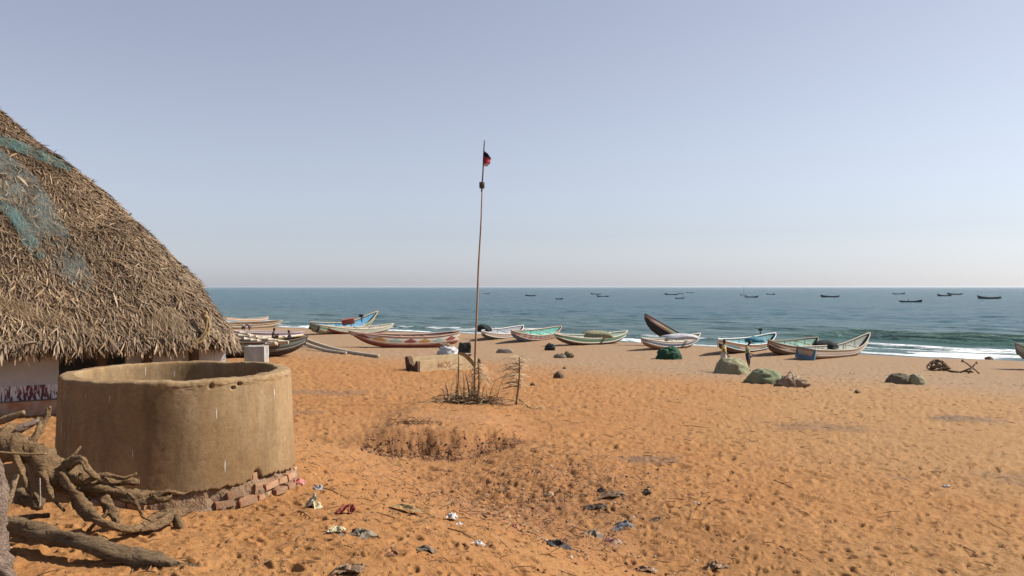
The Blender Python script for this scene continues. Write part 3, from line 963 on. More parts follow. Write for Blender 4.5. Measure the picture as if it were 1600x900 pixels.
roof_net('fishing_net', [(235, 520, 10), (255, 495, 14), (275, 500, 12), (285, 535, 9)], M_ochre, 'straw-coloured net loop above the eave near the hut corner')
M_rope = mat('straw_rope', (0.40, 0.28, 0.13, 1), (0.28, 0.18, 0.08, 1), 30, 0.85, 0.6, 60, 0.01)
mb = MB()
ps, _ = smooth_path([(on_roof(x, y, 0.15), 0) for x, y in ((318, 488), (325, 505), (322, 522), (310, 535), (295, 542), (278, 545))], 5)
for k in range(3):
    off_ = Vector((0.03 * math.cos(k * 2.1), -0.02, 0.03 * math.sin(k * 2.1)))
    mb.tube([p_ + off_ + Vector((random.uniform(-.015, .015), 0, random.uniform(-.015, .015))) for p_ in ps], 0.028, 6)
tag(mb.build('rope', M_rope, None, True, loc=ps[0]), 'twisted straw rope hanging in a curve at the hut corner', 'rope')

# white masonry pillar between the hut and the boats
pb = at(401, 541, 17.4)
gz = G(pb.x, pb.y)
pil = empty('masonry_pillar', (pb.x, pb.y, gz), 0, 'short square whitewashed masonry pillar right of the hut corner', 'pillar')
pc = mat('stained_limewash', (0.54, 0.52, 0.49, 1), (0.27, 0.24, 0.21, 1), 3.4, 0.88, 0.5, 24, 0.008, (1.5, 1.5, 0.5))
bm = bmesh.new(); bmesh.ops.create_cube(bm, size=1)
for v_ in bm.verts: v_.co = Vector((v_.co.x * 0.42, v_.co.y * 0.42, (v_.co.z + 0.5) * (pb.z - gz + 0.1) - 0.1))
bmesh.ops.subdivide_edges(bm, edges=bm.edges[:], cuts=9, use_grid_fill=True)
for v_ in bm.verts:
    n_ = fbm(np.array([v_.co.x * 9 + 3]), np.array([v_.co.z * 7 + v_.co.y * 9]), 3, 61)[0]
    edge_ = (abs(v_.co.x) > 0.2) + (abs(v_.co.y) > 0.2) + (v_.co.z > pb.z - gz - 0.02)
    k_ = 1 - (0.012 + 0.02 * max(0, n_)) * (edge_ - 1 if edge_ > 1 else 0) * 2 - 0.008 * n_
    v_.co.x *= k_; v_.co.y *= k_; v_.co.z -= 0.02 * max(0, n_) * (edge_ > 1)
me = bpy.data.meshes.new('shaft'); bm.to_mesh(me); bm.free(); me.materials.append(pc)
o = link_mesh('shaft', me, pil); o.rotation_euler = (0, 0, 0.06)

# ================================================================== DRIFTWOOD BY THE WELL
def wood_material(name, c1, c2, c3):
    c1 = dim(c1, 0.80); c2 = dim(c2, 0.72); c3 = dim(c3, 0.6)
    m, nt, p = new_mat(name)
    w = NT(nt)
    tc = w.n('ShaderNodeTexCoord').outputs['Object']
    a = w.noise(w.mapping(tc, (5, 5, 5)), 1.6, 6, 0.65, 0.4)
    f = w.noise(w.mapping(tc, (4, 22, 22)), 2.2, 5, 0.65, 0.3)
    col = w.mix(w.ramp(a, [(0.33, 0.0), (0.66, 1.0)]), c1, c2)
    col = w.mix(w.ramp(f, [(0.30, 0.85), (0.52, 0.0)]), col, c3)
    w.l(col, p.inputs['Base Color']); p.inputs['Roughness'].default_value = 0.8; p.inputs['Specular IOR Level'].default_value = 0.25
    bn = w.bump(f, 1.0, 0.04); bn = w.bump(w.noise(tc, 40, 4), 0.5, 0.008, bn)
    w.l(bn, p.inputs['Normal'])
    return m
M_root = wood_material('weathered_root', (0.36, 0.225, 0.108, 1), (0.24, 0.138, 0.062, 1), (0.09, 0.050, 0.026, 1))
M_log = wood_material('weathered_log', (0.32, 0.21, 0.11, 1), (0.22, 0.14, 0.072, 1), (0.09, 0.055, 0.032, 1))
M_bark = wood_material('pale_bark', (0.38, 0.27, 0.20, 1), (0.28, 0.19, 0.14, 1), (0.15, 0.10, 0.075, 1))
M_pale = wood_material('bare_stick', (0.50, 0.35, 0.20, 1), (0.40, 0.27, 0.15, 1), (0.25, 0.16, 0.09, 1))

def limb(path, seed=0, n=14, knots=0.20, sub=8, thick=0.62):
    """gnarled limb through (px, py, depth, radius px); returns verts, faces"""
    pts = [(at(x, y, d), rp * thick * d / FPX) for x, y, d, rp in path]
    ps, rs_ = smooth_path(pts, sub)
    mb = MB(); mb.tube(ps, rs_, n)
    rd = np.random.default_rng(seed)
    ox, oy = rd.uniform(0, 50, 2)
    cnt = len(ps)
    for k in range(cnt):
        rr = rs_[k]
        wob = vnoise(np.array([k * 0.21 + ox]), np.array([0.0]), 3)[0]
        for q in range(n):
            i_ = k * n + q
            v_ = mb.v[i_]
            dirv = (v_ - ps[k])
            th_ = q / n * 2 * math.pi
            nz_ = fbm(np.array([math.cos(th_) * 1.3 + k * 0.23 + ox]), np.array([math.sin(th_) * 1.3 + oy + k * 0.05]), 3, 9)[0]
            lobes = 0.10 * math.sin(3 * th_ + k * 0.12 + ox) + 0.06 * math.sin(5 * th_ - k * 0.17)
            mb.v[i_] = ps[k] + dirv * (1 + knots * 2.4 * nz_ + lobes + 0.10 * wob)
    return mb
def wood(name, limbs, m, label, cat, parts=True, pname='branch'):
    p0 = at(*limbs[0][len(limbs[0]) // 2][:3])
    gz = G(p0.x, p0.y)
    root = empty(name, (p0.x, p0.y, gz), 0, label, cat)
    for k, lp in enumerate(limbs):
        mb = limb(lp, k * 7 + 3)
        o = mb.build('trunk' if k == 0 else pname, m, root, True)
        me = o.data
        me.transform(Matrix.Translation(-Vector(root.location)))
    return root
D = 7.25
wood('driftwood_root', [
    [(-60, 690, D, 24), (-10, 700, D, 30), (30, 703, D, 31), (62, 718, D, 33), (95, 742, D, 34), (135, 758, D, 27), (165, 765, D, 20), (185, 768, D + .1, 12)],
    [(150, 762, D, 18), (185, 774, D + .05, 17), (222, 778, D + .15, 15), (248, 776, D + .2, 13), (268, 776, D + .25, 8)],
    [(88, 740, D, 20), (108, 728, D - .05, 13), (128, 720, D - .1, 9), (137, 733, D - .12, 6), (150, 746, D - .1, 6), (170, 754, D, 8), (200, 752, D + .1, 9), (217, 754, D + .15, 8)],
    [(112, 762, D - .05, 20), (126, 785, D - .15, 17), (142, 803, D - .25, 13), (160, 818, D - .3, 8)],
    [(160, 772, D, 14), (168, 790, D - .1, 13), (177, 806, D - .2, 12), (184, 822, D - .25, 10)],
    [(118, 775, D - .1, 8), (140, 808, D - .28, 5), (170, 822, D - .3, 8), (205, 828, D - .15, 10), (222, 824, D, 9), (240, 808, D + .2, 8), (272, 800, D + .45, 9), (300, 790, D + .55, 6)],
    [(218, 830, D - .1, 6), (245, 820, D + .1, 9), (270, 806, D + .35, 10), (300, 796, D + .5, 5)],
    [(272, 802, D + .4, 8), (279, 818, D + .3, 8), (285, 834, D + .28, 7)],
    [(45, 700, D, 14), (56, 682, D + .1, 9), (66, 662, D + .2, 8), (76, 642, D + .25, 6), (79, 637, D + .25, 3)],
    [(-20, 700, D, 14), (2, 680, D + .1, 13), (16, 668, D + .2, 9), (24, 664, D + .25, 5)],
    [(96, 742, D - .15, 9), (108, 760, D - .22, 7), (120, 772, D - .25, 4)],
    [(60, 730, D - .1, 9), (72, 752, D - .2, 7), (84, 778, D - .25, 5), (100, 800, D - .2, 3)],
    [(135, 752, D - .1, 7), (165, 742, D - .05, 5), (192, 748, D, 4), (214, 740, D + .05, 2.5)],
    [(200, 772, D - .05, 7), (214, 790, D - .1, 5), (222, 806, D - .05, 4), (236, 815, D, 2.5)],
    [(20, 705, D - .1, 10), (34, 735, D - .15, 8), (44, 765, D - .2, 6), (60, 790, D - .15, 4)],
    [(240, 776, D + .15, 6), (262, 768, D + .2, 4), (286, 772, D + .35, 3), (300, 766, D + .4, 1.5)],
    [(250, 812, D + .15, 5), (232, 826, D + .05, 4), (210, 836, D - .05, 3), (190, 834, D - .1, 2)],
    [(100, 724, D, 6), (118, 708, D + .05, 4), (126, 698, D + .1, 2)],
    [(170, 800, D - .2, 6), (150, 818, D - .25, 5), (136, 832, D - .25, 3)],
], M_root, 'gnarled grey-brown tree root with many limbs leaning against the well', 'driftwood')
D2 = 6.9
wood('log', [[(-40, 800, D2 + .1, 14), (15, 822, D2 - .1, 20), (70, 836, D2 - .2, 21), (140, 853, D2 - .35, 22), (210, 872, D2 - .45, 22), (270, 890, D2 - .55, 20), (330, 912, D2 - .65, 18)],
             [(20, 812, D2 + .0, 6), (60, 808, D2 + .2, 6), (78, 806, D2 + .25, 5)]], M_log, 'long dark log lying on the sand below the root', 'log')
D3 = 6.0
wood('tree_stump', [[(-14, 930, D3, 46), (-8, 890, D3, 30), (-5, 860, D3, 22), (-3, 820, D3 + .05, 20), (-2, 780, D3 + .1, 17), (-4, 745, D3 + .15, 15), (-14, 700, D3 + .2, 14)],
                    [(-8, 882, D3 - .1, 18), (10, 900, D3 - .2, 14), (26, 922, D3 - .25, 12)]], M_bark, 'pale upright trunk with flared foot cut by the left edge', 'stump', pname='root')
wood('stick', [[(5, 800, 6.6, 6), (14, 778, 6.62, 7), (21, 758, 6.66, 7), (27, 742, 6.7, 6)]], M_pale, 'short bare pale stick leaning on the trunk at the left edge', 'stick')
wood('stick', [[(-20, 664, 8.6, 8), (10, 655, 8.6, 7), (38, 645, 8.6, 5)]], M_pale, 'bare grey branch end lying behind the root at far left', 'stick')
wood('stick', [[(-10, 676, 8.2, 10), (25, 672, 8.2, 9), (55, 660, 8.3, 7), (78, 650, 8.4, 4)]], M_bark, 'crooked pale branch behind the root below the hut wall', 'stick')
wood('timber_block', [[(28, 772, 7.5, 15), (45, 780, 7.45, 16), (62, 790, 7.4, 15)]], M_log, 'squat wood chunk lying under the gnarled root', 'wood')
wood('twig', [[(62, 748, 6.75, 1.2), (62.5, 770, 6.75, 1.3), (62, 792, 6.75, 1.2)]], mat('white_twig', (0.6, 0.56, 0.5, 1), None, 8), 'thin straight white stalk standing before the root', 'twig')
mb = MB(); ps, _ = smooth_path([(at(x, y, 6.72), 0) for x, y in ((-15, 706), (20, 709), (45, 710), (72, 710))], 5)
mb.tube(ps, 0.009, 6)
tag(mb.build('rope', M_rope, None, True, loc=ps[0]), 'thin cord stretched across the top of the gnarled root', 'rope')

# ================================================================== FLAG POLE AND PALM FRONDS
pb = hit(742, 630)
PD = pb.y
M_pole = mat('pole_wood', (0.30, 0.17, 0.10, 1), (0.46, 0.31, 0.20, 1), 6, 0.8, 0.5, 40, 0.01, (1, 1, 0.15))
pole = empty('flagpole', pb, 0, 'tall thin crooked wooden pole with a small tricolour flag', 'flagpole')
pp = [(741, 640, 4.2), (741.5, 600, 4.0), (743, 540, 3.8), (745.5, 480, 3.4), (747.5, 420, 3.1), (751, 360, 2.7), (752.5, 320, 2.3), (753.5, 290, 1.9)]
ps, rr = smooth_path([(at(x, y, PD) - pb, r_ * 0.45 * PD / FPX) for x, y, r_ in pp], 5)
MB().tube(ps, rr, 9, rough=0.06, seed=4).build('pole', M_pole, pole, True)
ps, rr = smooth_path([(at(x, y, PD - 0.04) - pb, r_ * 0.72 * PD / FPX) for x, y, r_ in ((752.5, 300, 1.7), (754, 280, 1.6), (755, 262, 1.5), (755.5, 245, 1.4), (757, 220, 1.1))], 4)
MB().tube(ps, rr, 7).build('pole_extension', mat('thin_stick', (0.13, 0.10, 0.09, 1), None, 9), pole, True)
q = at(753, 290, PD) - pb
mb = MB()
for k in range(6): mb.tube([q + Vector((0.05 * math.cos(k), 0.05 * math.sin(k), -0.09)), q + Vector((0.055 * math.cos(k + .3), 0.05 * math.sin(k + .3), 0.09))], 0.022, 6)
for k in range(3): mb.tube([q + Vector((0.075 * math.cos(a_), 0.075 * math.sin(a_), -0.04 + 0.04 * k)) for a_ in np.linspace(0, 6.28, 13)], 0.009, 5)
mb.build('splice_binding', mat('splice', (0.13, 0.085, 0.07, 1), None, 20), pole, True)
# flag: three stripes, hanging limp and blown right
def flag_grid():
    V = []; nx, nz = 14, 18
    P0, P1 = at(755.5, 232, PD), at(754, 261, PD)
    px_ = PD / FPX
    for a in range(nz + 1):
        f = a / nz
        o_ = P0.lerp(P1, f)
        wd = np.interp(f, [0, 0.12, 0.35, 0.55, 0.75, 0.88, 1.0], [3, 8, 12.5, 11, 12, 9.5, 6.5]) * px_
        for b_ in range(nx + 1):
            g = b_ / nx
            V.append(o_ + Vector((wd * g, 0.07 * math.sin(g * 6 + f * 3) * g, -px_ * (8.0 - 9.0 * f) * g + 0.012 * math.sin(g * 8 + f * 9) * g)) - pb)
    F = [(a * (nx + 1) + b_, a * (nx + 1) + b_ + 1, (a + 1) * (nx + 1) + b_ + 1, (a + 1) * (nx + 1) + b_) for a in range(nz) for b_ in range(nx)]
    midx = [0 if a < nz * 0.42 else (1 if a < nz * 0.78 else 2) for a in range(nz) for b_ in range(nx)]
    return V, F, midx
V, F, midx = flag_grid()
cloth = lambda n, c: mat(n, c, tuple(x * 0.8 for x in c[:3]) + (1,), 6, 0.85, 0.2, 90, 0.002)
o = np_mesh('flag', V, F, [cloth('flag_blue', (0.012, 0.014, 0.055, 1)), cloth('flag_red', (0.55, 0.06, 0.10, 1)), cloth('flag_white', (0.75, 0.66, 0.55, 1))], pole, True, midx)
sol = o.modifiers.new('cloth', 'SOLIDIFY'); sol.thickness = 0.004

M_rach = mat('frond_rib', (0.20, 0.10, 0.05, 1), (0.30, 0.17, 0.09, 1), 8, 0.8, 0.4, 40)
M_leaf = mat('dry_frond', (0.52, 0.37, 0.21, 1), (0.33, 0.20, 0.10, 1), 3, 0.75, 0.2, 30)
def frond(px, ytop, ybot, depth, label, leaves, seed, lean=0.0, droop=0.6, lo=0.25, side=(-1, 1), lmax=0.75, ups=(-0.4, 0.4), short=1.0):
    """a dead coconut frond planted upright: rib and single leaflets"""
    rd = random.Random(seed)
    base = at(px, ybot, depth); base.z = G(base.x, base.y)
    top = at(px + lean, ytop, depth)
    hgt = top.z - base.z
    root = empty('palm_frond', base, 0, label, 'palm frond', 'dry fronds planted round the flagpole')
    ps = [Vector(((top.x - base.x) * t + 0.04 * math.sin(t * 3), 0.03 * math.sin(t * 4), hgt * t - 0.15 * (t == 0))) for t in np.linspace(0, 1, 9)]
    MB().tube(ps, [0.034 - 0.022 * k / 8 for k in range(9)], 7).build('rib', M_rach, root, True)
    for k in range(leaves):
        t = lo + (1 - lo) * (k + 0.5) / leaves
        s = side[k % len(side)]
        p0 = Vector(((top.x - base.x) * t + 0.04 * math.sin(t * 3), 0.03 * math.sin(t * 4), hgt * t))
        Ln = rd.uniform(0.35, 1.0) * lmax * (0.65 + 0.5 * math.sin(t * 2.6))
        if rd.random() < 0.18: continue
        az = rd.uniform(-1.1, 1.1)
        up = rd.uniform(*ups)
        if s > 0: Ln *= short
        path = [p0 + Vector((s * Ln * q_ * math.cos(az), Ln * q_ * math.sin(az), Ln * (up * q_ - droop * q_ * q_ * rd.uniform(0.6, 1.4)))) for q_ in (0, 0.35, 0.7, 1.0)]
        wd = rd.uniform(0.008, 0.016)
        V = []
        for m_, p_ in enumerate(path):
            ww = wd * (1, 1.25, 0.9, 0.15)[m_]
            V += [p_ + Vector((0, 0.9 * ww, 0.55 * ww)), p_ - Vector((0, 0.9 * ww, 0.55 * ww))]
        np_mesh('leaflet', V, [(0, 1, 3, 2), (2, 3, 5, 4), (4, 5, 7, 6)], M_leaf, root)
    return root
frond(806, 557, 632, PD - 0.2, 'dry frond with comb-like leaflets standing right of the flagpole', 96, 1, lean=0, droop=0.42, lo=0.34, lmax=0.72, side=(-1, 1, -1), ups=(0.0, 0.5), short=0.6)
bpy.data.objects['palm_frond'].rotation_euler = (0, R(4), 0)
frond(712, 553, 629, PD + 0.1, 'bare upright frond stalk left of the flagpole with ragged tip', 14, 2, lean=4, droop=0.5, lo=0.5, lmax=0.42)
frond(745, 566, 632, PD - 0.35, 'drooping leafy frond tied against the foot of the flagpole', 40, 3, lean=2, droop=0.9, lo=0.6, side=(1, 1, -1), lmax=0.60)
frond(733, 585, 633, PD - 0.25, 'short tangled frond leaning in the brush heap left of the pole foot', 18, 5, lean=-6, droop=-0.25, lo=0.05, lmax=0.5)
frond(700, 600, 629, PD + 0.15, 'stunted split frond at the left end of the brush heap', 7, 6, lean=-5, droop=-0.5, lo=0.05, lmax=0.30)
# a big bent dry leaf over the left stalk
def strip(name, path, wd, m, label=None, cat=None, parent=None, group=None):
    """flat curled strip through 3-D points"""
    base = path[0].copy()
    ps, _ = smooth_path([(p_ - base, 0) for p_ in path], 4)
    V = []; n = len(ps)
    for k, p_ in enumerate(ps):
        t = (ps[min(k + 1, n - 1)] - ps[max(k - 1, 0)]).normalized()
        s = t.cross(Vector((0, 1, 0.3)))
        if s.length < 0.05: s = Vector((1, 0, 0))
        s.normalize()
        ww = wd * math.sin(math.pi * (0.08 + 0.9 * k / (n - 1))) ** 0.6
        V += [p_ + s * ww + Vector((0, -0.3 * ww, 0)), p_ + Vector((0, 0.2 * ww, 0)), p_ - s * ww + Vector((0, -0.3 * ww, 0))]
    F = []
    for k in range(n - 1): F += [(k * 3, k * 3 + 1, k * 3 + 4, k * 3 + 3), (k * 3 + 1, k * 3 + 2, k * 3 + 5, k * 3 + 4)]
    o = np_mesh(name, V, F, m, parent, True); o.location = base
    return tag(o, label, cat, group)
strip('palm_leaf', [at(x, y, PD - 0.1) for x, y in ((715, 552), (727, 556), (737, 566), (741, 574))], 0.06, M_leaf, 'broad bent dry leaf arching from the left stalk to the pole', 'leaf')
# brush at the foot of the pole
def brush(n, cx, cy, wx, wy, hmax, lmin, lmax, rad, rng):
    mb = MB()
    for k in range(n):
        x = rng.normal(cx, wx); y = rng.normal(cy, wy)
        z = G(x, y) + abs(rng.normal(0, hmax * 0.4))
        a = rng.uniform(0, 6.28); L_ = rng.uniform(lmin, lmax); el = abs(rng.normal(0, 0.35))
        d = Vector((math.cos(a) * math.cos(el), math.sin(a) * math.cos(el), math.sin(el)))
        p0 = Vector((x, y, z)); p1 = p0 + d * L_ * 0.5 + Vector((rng.normal(0, .03), 0, rng.normal(0, .03))); p2 = p0 + d * L_ - Vector((0, 0, L_ * 0.12))
        p2.z = max(p2.z, G(p2.x, p2.y))
        mb.tube([p0, p1, p2], [rad, rad * 0.9, rad * 0.4], 4, caps=False)
    return mb
rng = np.random.default_rng(21)
mb = brush(200, pb.x - 0.1, pb.y - 0.1, 0.55, 0.28, 0.22, 0.2, 0.75, 0.009, rng)
for k in range(30):
    x = pb.x + rng.normal(-0.15, 0.30); y = pb.y + rng.normal(-0.1, 0.2); h_ = rng.uniform(0.25, 1.15); z = G(x, y)
    lx, ly = rng.normal(0, 0.22) * h_, rng.normal(0, 0.15) * h_
    mb.tube([Vector((x, y, z)), Vector((x + lx * 0.4, y + ly * 0.4, z + h_ * 0.55)), Vector((x + lx + rng.normal(0, .05), y + ly, z + h_))], [0.012, 0.010, 0.004], 4, caps=False)
tag(mb.build('dry_brush', M_straw, None, loc=pb), 'heap of broken dry frond litter round the flagpole foot', 'brush', kind='stuff')
mb = brush(70, pb.x + 0.0, pb.y - 0.1, 0.45, 0.25, 0.12, 0.2, 0.6, 0.012, rng)
tag(mb.build('dark_brush', M_rach, None, loc=pb), 'dark twigs in the litter under the flagpole', 'brush', kind='stuff')
for k, (pa, lab) in enumerate((([(812, 625), (830, 640), (848, 636)], 'long curved dry twig on the sand right of the fronds'), ([(800, 627), (815, 634), (828, 630)], 'short bent twig beside the right frond foot'))):
    ps, _ = smooth_path([(hit(x, y) + Vector((0, 0, 0.03)), 0) for x, y in pa], 5)
    tag(MB().tube(ps, 0.012, 5).build('twig', M_straw, None, True, loc=ps[0]), lab, 'twig')

# ================================================================== CONCRETE TROUGH WITH LETTERING, SACKS AND STONES
M_slab = mat('cream_slab', (0.58, 0.45, 0.26, 1), (0.46, 0.30, 0.16, 1), 3.2, 0.9, 0.6, 26, 0.01)
M_slabend = mat('brown_slab_end', (0.16, 0.085, 0.05, 1), (0.10, 0.055, 0.035, 1), 6, 0.9, 0.8, 30, 0.015)  # end wall coloured a much darker brown than the cream walls
tl, tr = hit(655, 581), hit(746, 577)
tl.z = G(tl.x, tl.y)
vx = (tr - tl); vx.z = 0; tlen = vx.length; vx.normalize(); vy = Vector((-vx.y, vx.x, 0))
th_ = 20.5 * tl.y / FPX
trough = empty('concrete_trough', tl, math.atan2(vx.y, vx.x), 'cream concrete trough with faded red letters half sunk in sand', 'trough')
mb = MB(); 
nx = 40
for (y0, y1, zt) in ((0.0, 0.11, th_ * 0.78), (0.62, 0.74, th_ * 1.0)):
    V = []
    for k in range(nx + 1):
        x = 0.05 + (tlen - 0.05) * k / nx
        zt_ = zt + 0.02 * vnoise(np.array([k * 0.7]), np.array([y0 * 9]), 4)[0] - (0.12 * max(0, k / nx - 0.8) * 3)
        V += [(x, y0, -0.12), (x, y1, -0.12), (x, y1, zt_), (x, y0, zt_)]
    F = []
    for k in range(nx):
        a = k * 4
        for e_ in range(4): F.append((a + e_, a + (e_ + 1) % 4, a + 4 + (e_ + 1) % 4, a + 4 + e_))
    F += [(0, 3, 2, 1), (nx * 4, nx * 4 + 1, nx * 4 + 2, nx * 4 + 3)]
    nm = 'front_wall' if y0 == 0 else 'rear_wall'
    m_ = MB().add(V, [f[::-1] for f in F]).build(nm, M_slab, trough)
MB().box((tlen / 2, 0.37, 0.05), (tlen - 0.12, 0.5, 0.12)).build('floor_slab', M_slab, trough)
# broken dark end wall with a notch
prof = [(-0.02, -0.1), (0.0, th_ * 0.62), (0.06, th_ * 0.80), (0.14, th_ * 0.74), (0.20, th_ * 0.45), (0.30, th_ * 0.40), (0.42, th_ * 0.62), (0.50, th_ * 0.98), (0.62, th_ * 1.12), (0.74, th_ * 1.03), (0.78, -0.1)]
V = [(-0.09 - 0.10 * (y > .4) * (z > 0.2), y, z) for y, z in prof] + [(0.04, y, z) for y, z in prof]
n = len(prof)
F = [tuple(range(n)), tuple(range(2 * n - 1, n - 1, -1))] + [(k, n + k, n + (k + 1) % n, (k + 1) % n) for k in range(n)]
MB().add(V, F).build('end_wall', M_slabend, trough)
# painted letters
def text_on(txt, size, x, z, parent, m, y=-0.004):
    cu = bpy.data.curves.new('lettering', 'FONT'); cu.body = txt; cu.size = size; cu.extrude = 0.002; cu.offset = 0.006
    ob = bpy.data.objects.new('lettering_curve', cu); COL.objects.link(ob)
    dg = bpy.context.evaluated_depsgraph_get()
    me = bpy.data.meshes.new_from_object(ob.evaluated_get(dg))
    bpy.data.objects.remove(ob)
    me.materials.clear(); me.materials.append(m)
    o = link_mesh('lettering', me, parent); o.location = (x, y, z); o.rotation_euler = (R(90), 0, 0)
    return o
M_red = mat('faded_red_paint', (0.30, 0.115, 0.06, 1), (0.44, 0.27, 0.15, 1), 14, 0.9, 0)
text_on('MOS', th_ * 0.66, tlen * 0.30, th_ * 0.12, trough, M_red)
text_on('I', th_ * 0.60, tlen * 0.20, th_ * 0.14, trough, mat('worn_paint', (0.50, 0.36, 0.20, 1), (0.52, 0.38, 0.22, 1), 14, 0.9, 0))

def lump(name, px0, px1, ytop, ybot, m, label, cat, seed, depth_ratio=0.8, rough=0.12, shape=1.0, lean=0.0, n=40, freq=3.0, ridge=0.0, flat=2.2, group=None, fold=0.0):
    """heap, sack or stone sitting on the ground: px extents give its size"""
    base = hit((px0 + px1) / 2, ybot)
    sc_ = base.y / FPX
    rx = (px1 - px0) / 2 * sc_
    base = base + Vector((0, rx * depth_ratio * 0.55, 0)); base.z = G(base.x, base.y)
    sc_ = base.y / FPX
    rx = (px1 - px0) / 2 * sc_
    hz = max(0.05, (ybot - ytop) * sc_ - rx * depth_ratio * 0.05)
    ry = rx * depth_ratio
    V = []; nu, nv = n, n // 2
    th = np.linspace(0, 2 * math.pi, nu, endpoint=False); ph = np.linspace(0, 1, nv)
    T, Pq = np.meshgrid(th, ph)
    rad = np.cos(Pq * math.pi / 2) ** (2.0 / flat)
    Zz = np.sin(Pq * math.pi / 2) ** shape
    nz = fbm(np.cos(T) * rad * freq + seed * 3.1, np.sin(T) * rad * freq + Zz * freq, 4, seed)
    rg = np.abs(fbm(np.cos(T) * rad * freq * 1.6 + seed, Zz * freq * 2 + np.sin(T) * rad * 2, 3, seed + 9))
    k = 1 + rough * nz + ridge * (rg - 0.4) + fold * np.sin(T * 8 + 2.5 * nz + seed) * (1 - Pq) ** 0.6
    Xx = rx * rad * np.cos(T) * k + lean * rx * Zz
    Yy = ry * rad * np.sin(T) * k
    Zz = hz * Zz * (1 + rough * nz * 0.8 + ridge * 0.7 * (rg - 0.4)) - 0.06 * hz * (Pq == 0)
    Vv = np.stack([Xx, Yy, Zz], -1).reshape(-1, 3)
    i_ = np.arange(nv - 1)[:, None] * nu + np.arange(nu)[None, :]; j_ = np.arange(nv - 1)[:, None] * nu + (np.arange(nu)[None, :] + 1) % nu
    F = np.stack([i_, j_, j_ + nu, i_ + nu], -1).reshape(-1, 4)
    gz = H(base.x + Xx[0], base.y + Yy[0]) - base.z
    drop = np.repeat(gz[None, :], nv, 0) * (1 - Pq)
    Vv[:, 2] += drop.ravel() - 0.05
    o = np_mesh(name, Vv, F, m, None, True)
    o.location = base
    return tag(o, label, cat, group)

def heap_material(name, c1, c2, c3, sc=5.0):
    c1 = dim(c1, 0.95); c2 = dim(c2, 0.95)
    m, nt, p = new_mat(name)
    w = NT(nt)
    tc = w.n('ShaderNodeTexCoord').outputs['Object']
    a = w.noise(tc, sc * 0.4, 4, 0.6, 0.6); f = w.noise(w.mapping(tc, (1, 1, 2.2), (0.4, 0.3, 0)), sc * 4, 6, 0.75, 1.2)
    col = w.mix(w.ramp(a, [(0.36, 0.0), (0.62, 1.0)]), c1, c2)
    col = w.mix(w.ramp(f, [(0.36, 0.7), (0.50, 0.0)]), col, c3)  # dark crevices: shade between the folds put into the colour
    w.l(col, p.inputs['Base Color']); p.inputs['Roughness'].default_value = 0.85; p.inputs['Specular IOR Level'].default_value = 0.2
    bn = w.bump(f, 0.8, 0.025); w.l(bn, p.inputs['Normal'])
    return m
M_netg = heap_material('green_net', (0.03, 0.095, 0.05, 1), (0.02, 0.065, 0.04, 1), (0.008, 0.022, 0.016, 1))
M_netl = heap_material('olive_net', (0.36, 0.32, 0.20, 1), (0.27, 0.265, 0.155, 1), (0.10, 0.11, 0.055, 1))
M_netm = heap_material('faded_green_net', (0.28, 0.285, 0.17, 1), (0.18, 0.225, 0.125, 1), (0.06, 0.085, 0.045, 1))
M_tarp = heap_material('tan_bundle', (0.42, 0.31, 0.22, 1), (0.30, 0.20, 0.13, 1), (0.15, 0.10, 0.07, 1))
M_brn = heap_material('brown_net', (0.19, 0.155, 0.10, 1), (0.145, 0.115, 0.075, 1), (0.07, 0.055, 0.04, 1))
M_gry = heap_material('grey_sack', (0.30, 0.245, 0.185, 1), (0.24, 0.19, 0.145, 1), (0.15, 0.12, 0.09, 1), 3)
M_wht = heap_material('white_sack', (0.62, 0.62, 0.64, 1), (0.52, 0.52, 0.54, 1), (0.34, 0.33, 0.34, 1), 3)
M_blk = heap_material('dark_bag', (0.035, 0.042, 0.038, 1), (0.02, 0.026, 0.025, 1), (0.010, 0.012, 0.012, 1), 4)
M_rock = mat('brown_rock', (0.20, 0.125, 0.085, 1), (0.12, 0.075, 0.052, 1), 4, 0.9, 0.8, 14, 0.03)
lump('net_heap', 1026, 1065, 542, 562, M_netg, 'dark green heap of net on the sand before a white boat', 'net', 2, 0.8, 0.14, 0.9, 0.08, fold=0.05, ridge=0.06, flat=2.6)
lump('net_heap', 1119, 1175, 558, 585, M_netl, 'pale olive net heap with the two standing people behind it', 'net', 5, 0.75, 0.09, 1.0, -0.05, fold=0.05, ridge=0.05, flat=2.3)
lump('net_heap', 1170, 1230, 574, 600, M_netm, 'faded green net heap between the olive heap and the tan bundle', 'net', 8, 0.7, 0.09, 1.0, -0.10, fold=0.05, ridge=0.05, flat=2.2)
lump('tied_bundle', 1217, 1268, 587, 605, M_tarp, 'tan cloth bundle tied round with one rope', 'bundle', 11, 0.55, 0.2, 0.85, -0.1, ridge=0.3, flat=2.6)
q = hit(1241, 606)
ps = [q + Vector((0, -0.05 + 0.45 * (1 - math.cos(t)), 0.56 * math.sin(t))) for t in np.linspace(0, 3.1, 12)]
tag(MB().tube(ps, 0.025, 6).build('rope', mat('pale_rope', (0.55, 0.46, 0.34, 1), None, 20), None, True, loc=q), 'pale rope tied over the tan bundle', 'rope')
lump('coiled_rope', 1211, 1222, 597, 604, M_rope, 'small coil of tan rope at the left end of the bundle', 'rope', 12, 0.8, 0.3, 0.8, ridge=0.5)
lump('net_heap', 1388, 1432, 582, 600, M_brn, 'brown-grey net mound alone on the right of the beach', 'net', 14, 0.7, 0.09, 1.0, 0.05, ridge=0.06)
lump('net_heap', 1420, 1449, 583, 601, M_netl, 'pale grey-green net slumped on the right side of the brown mound', 'net', 16, 0.7, 0.09, 1.0, -0.1, ridge=0.06)
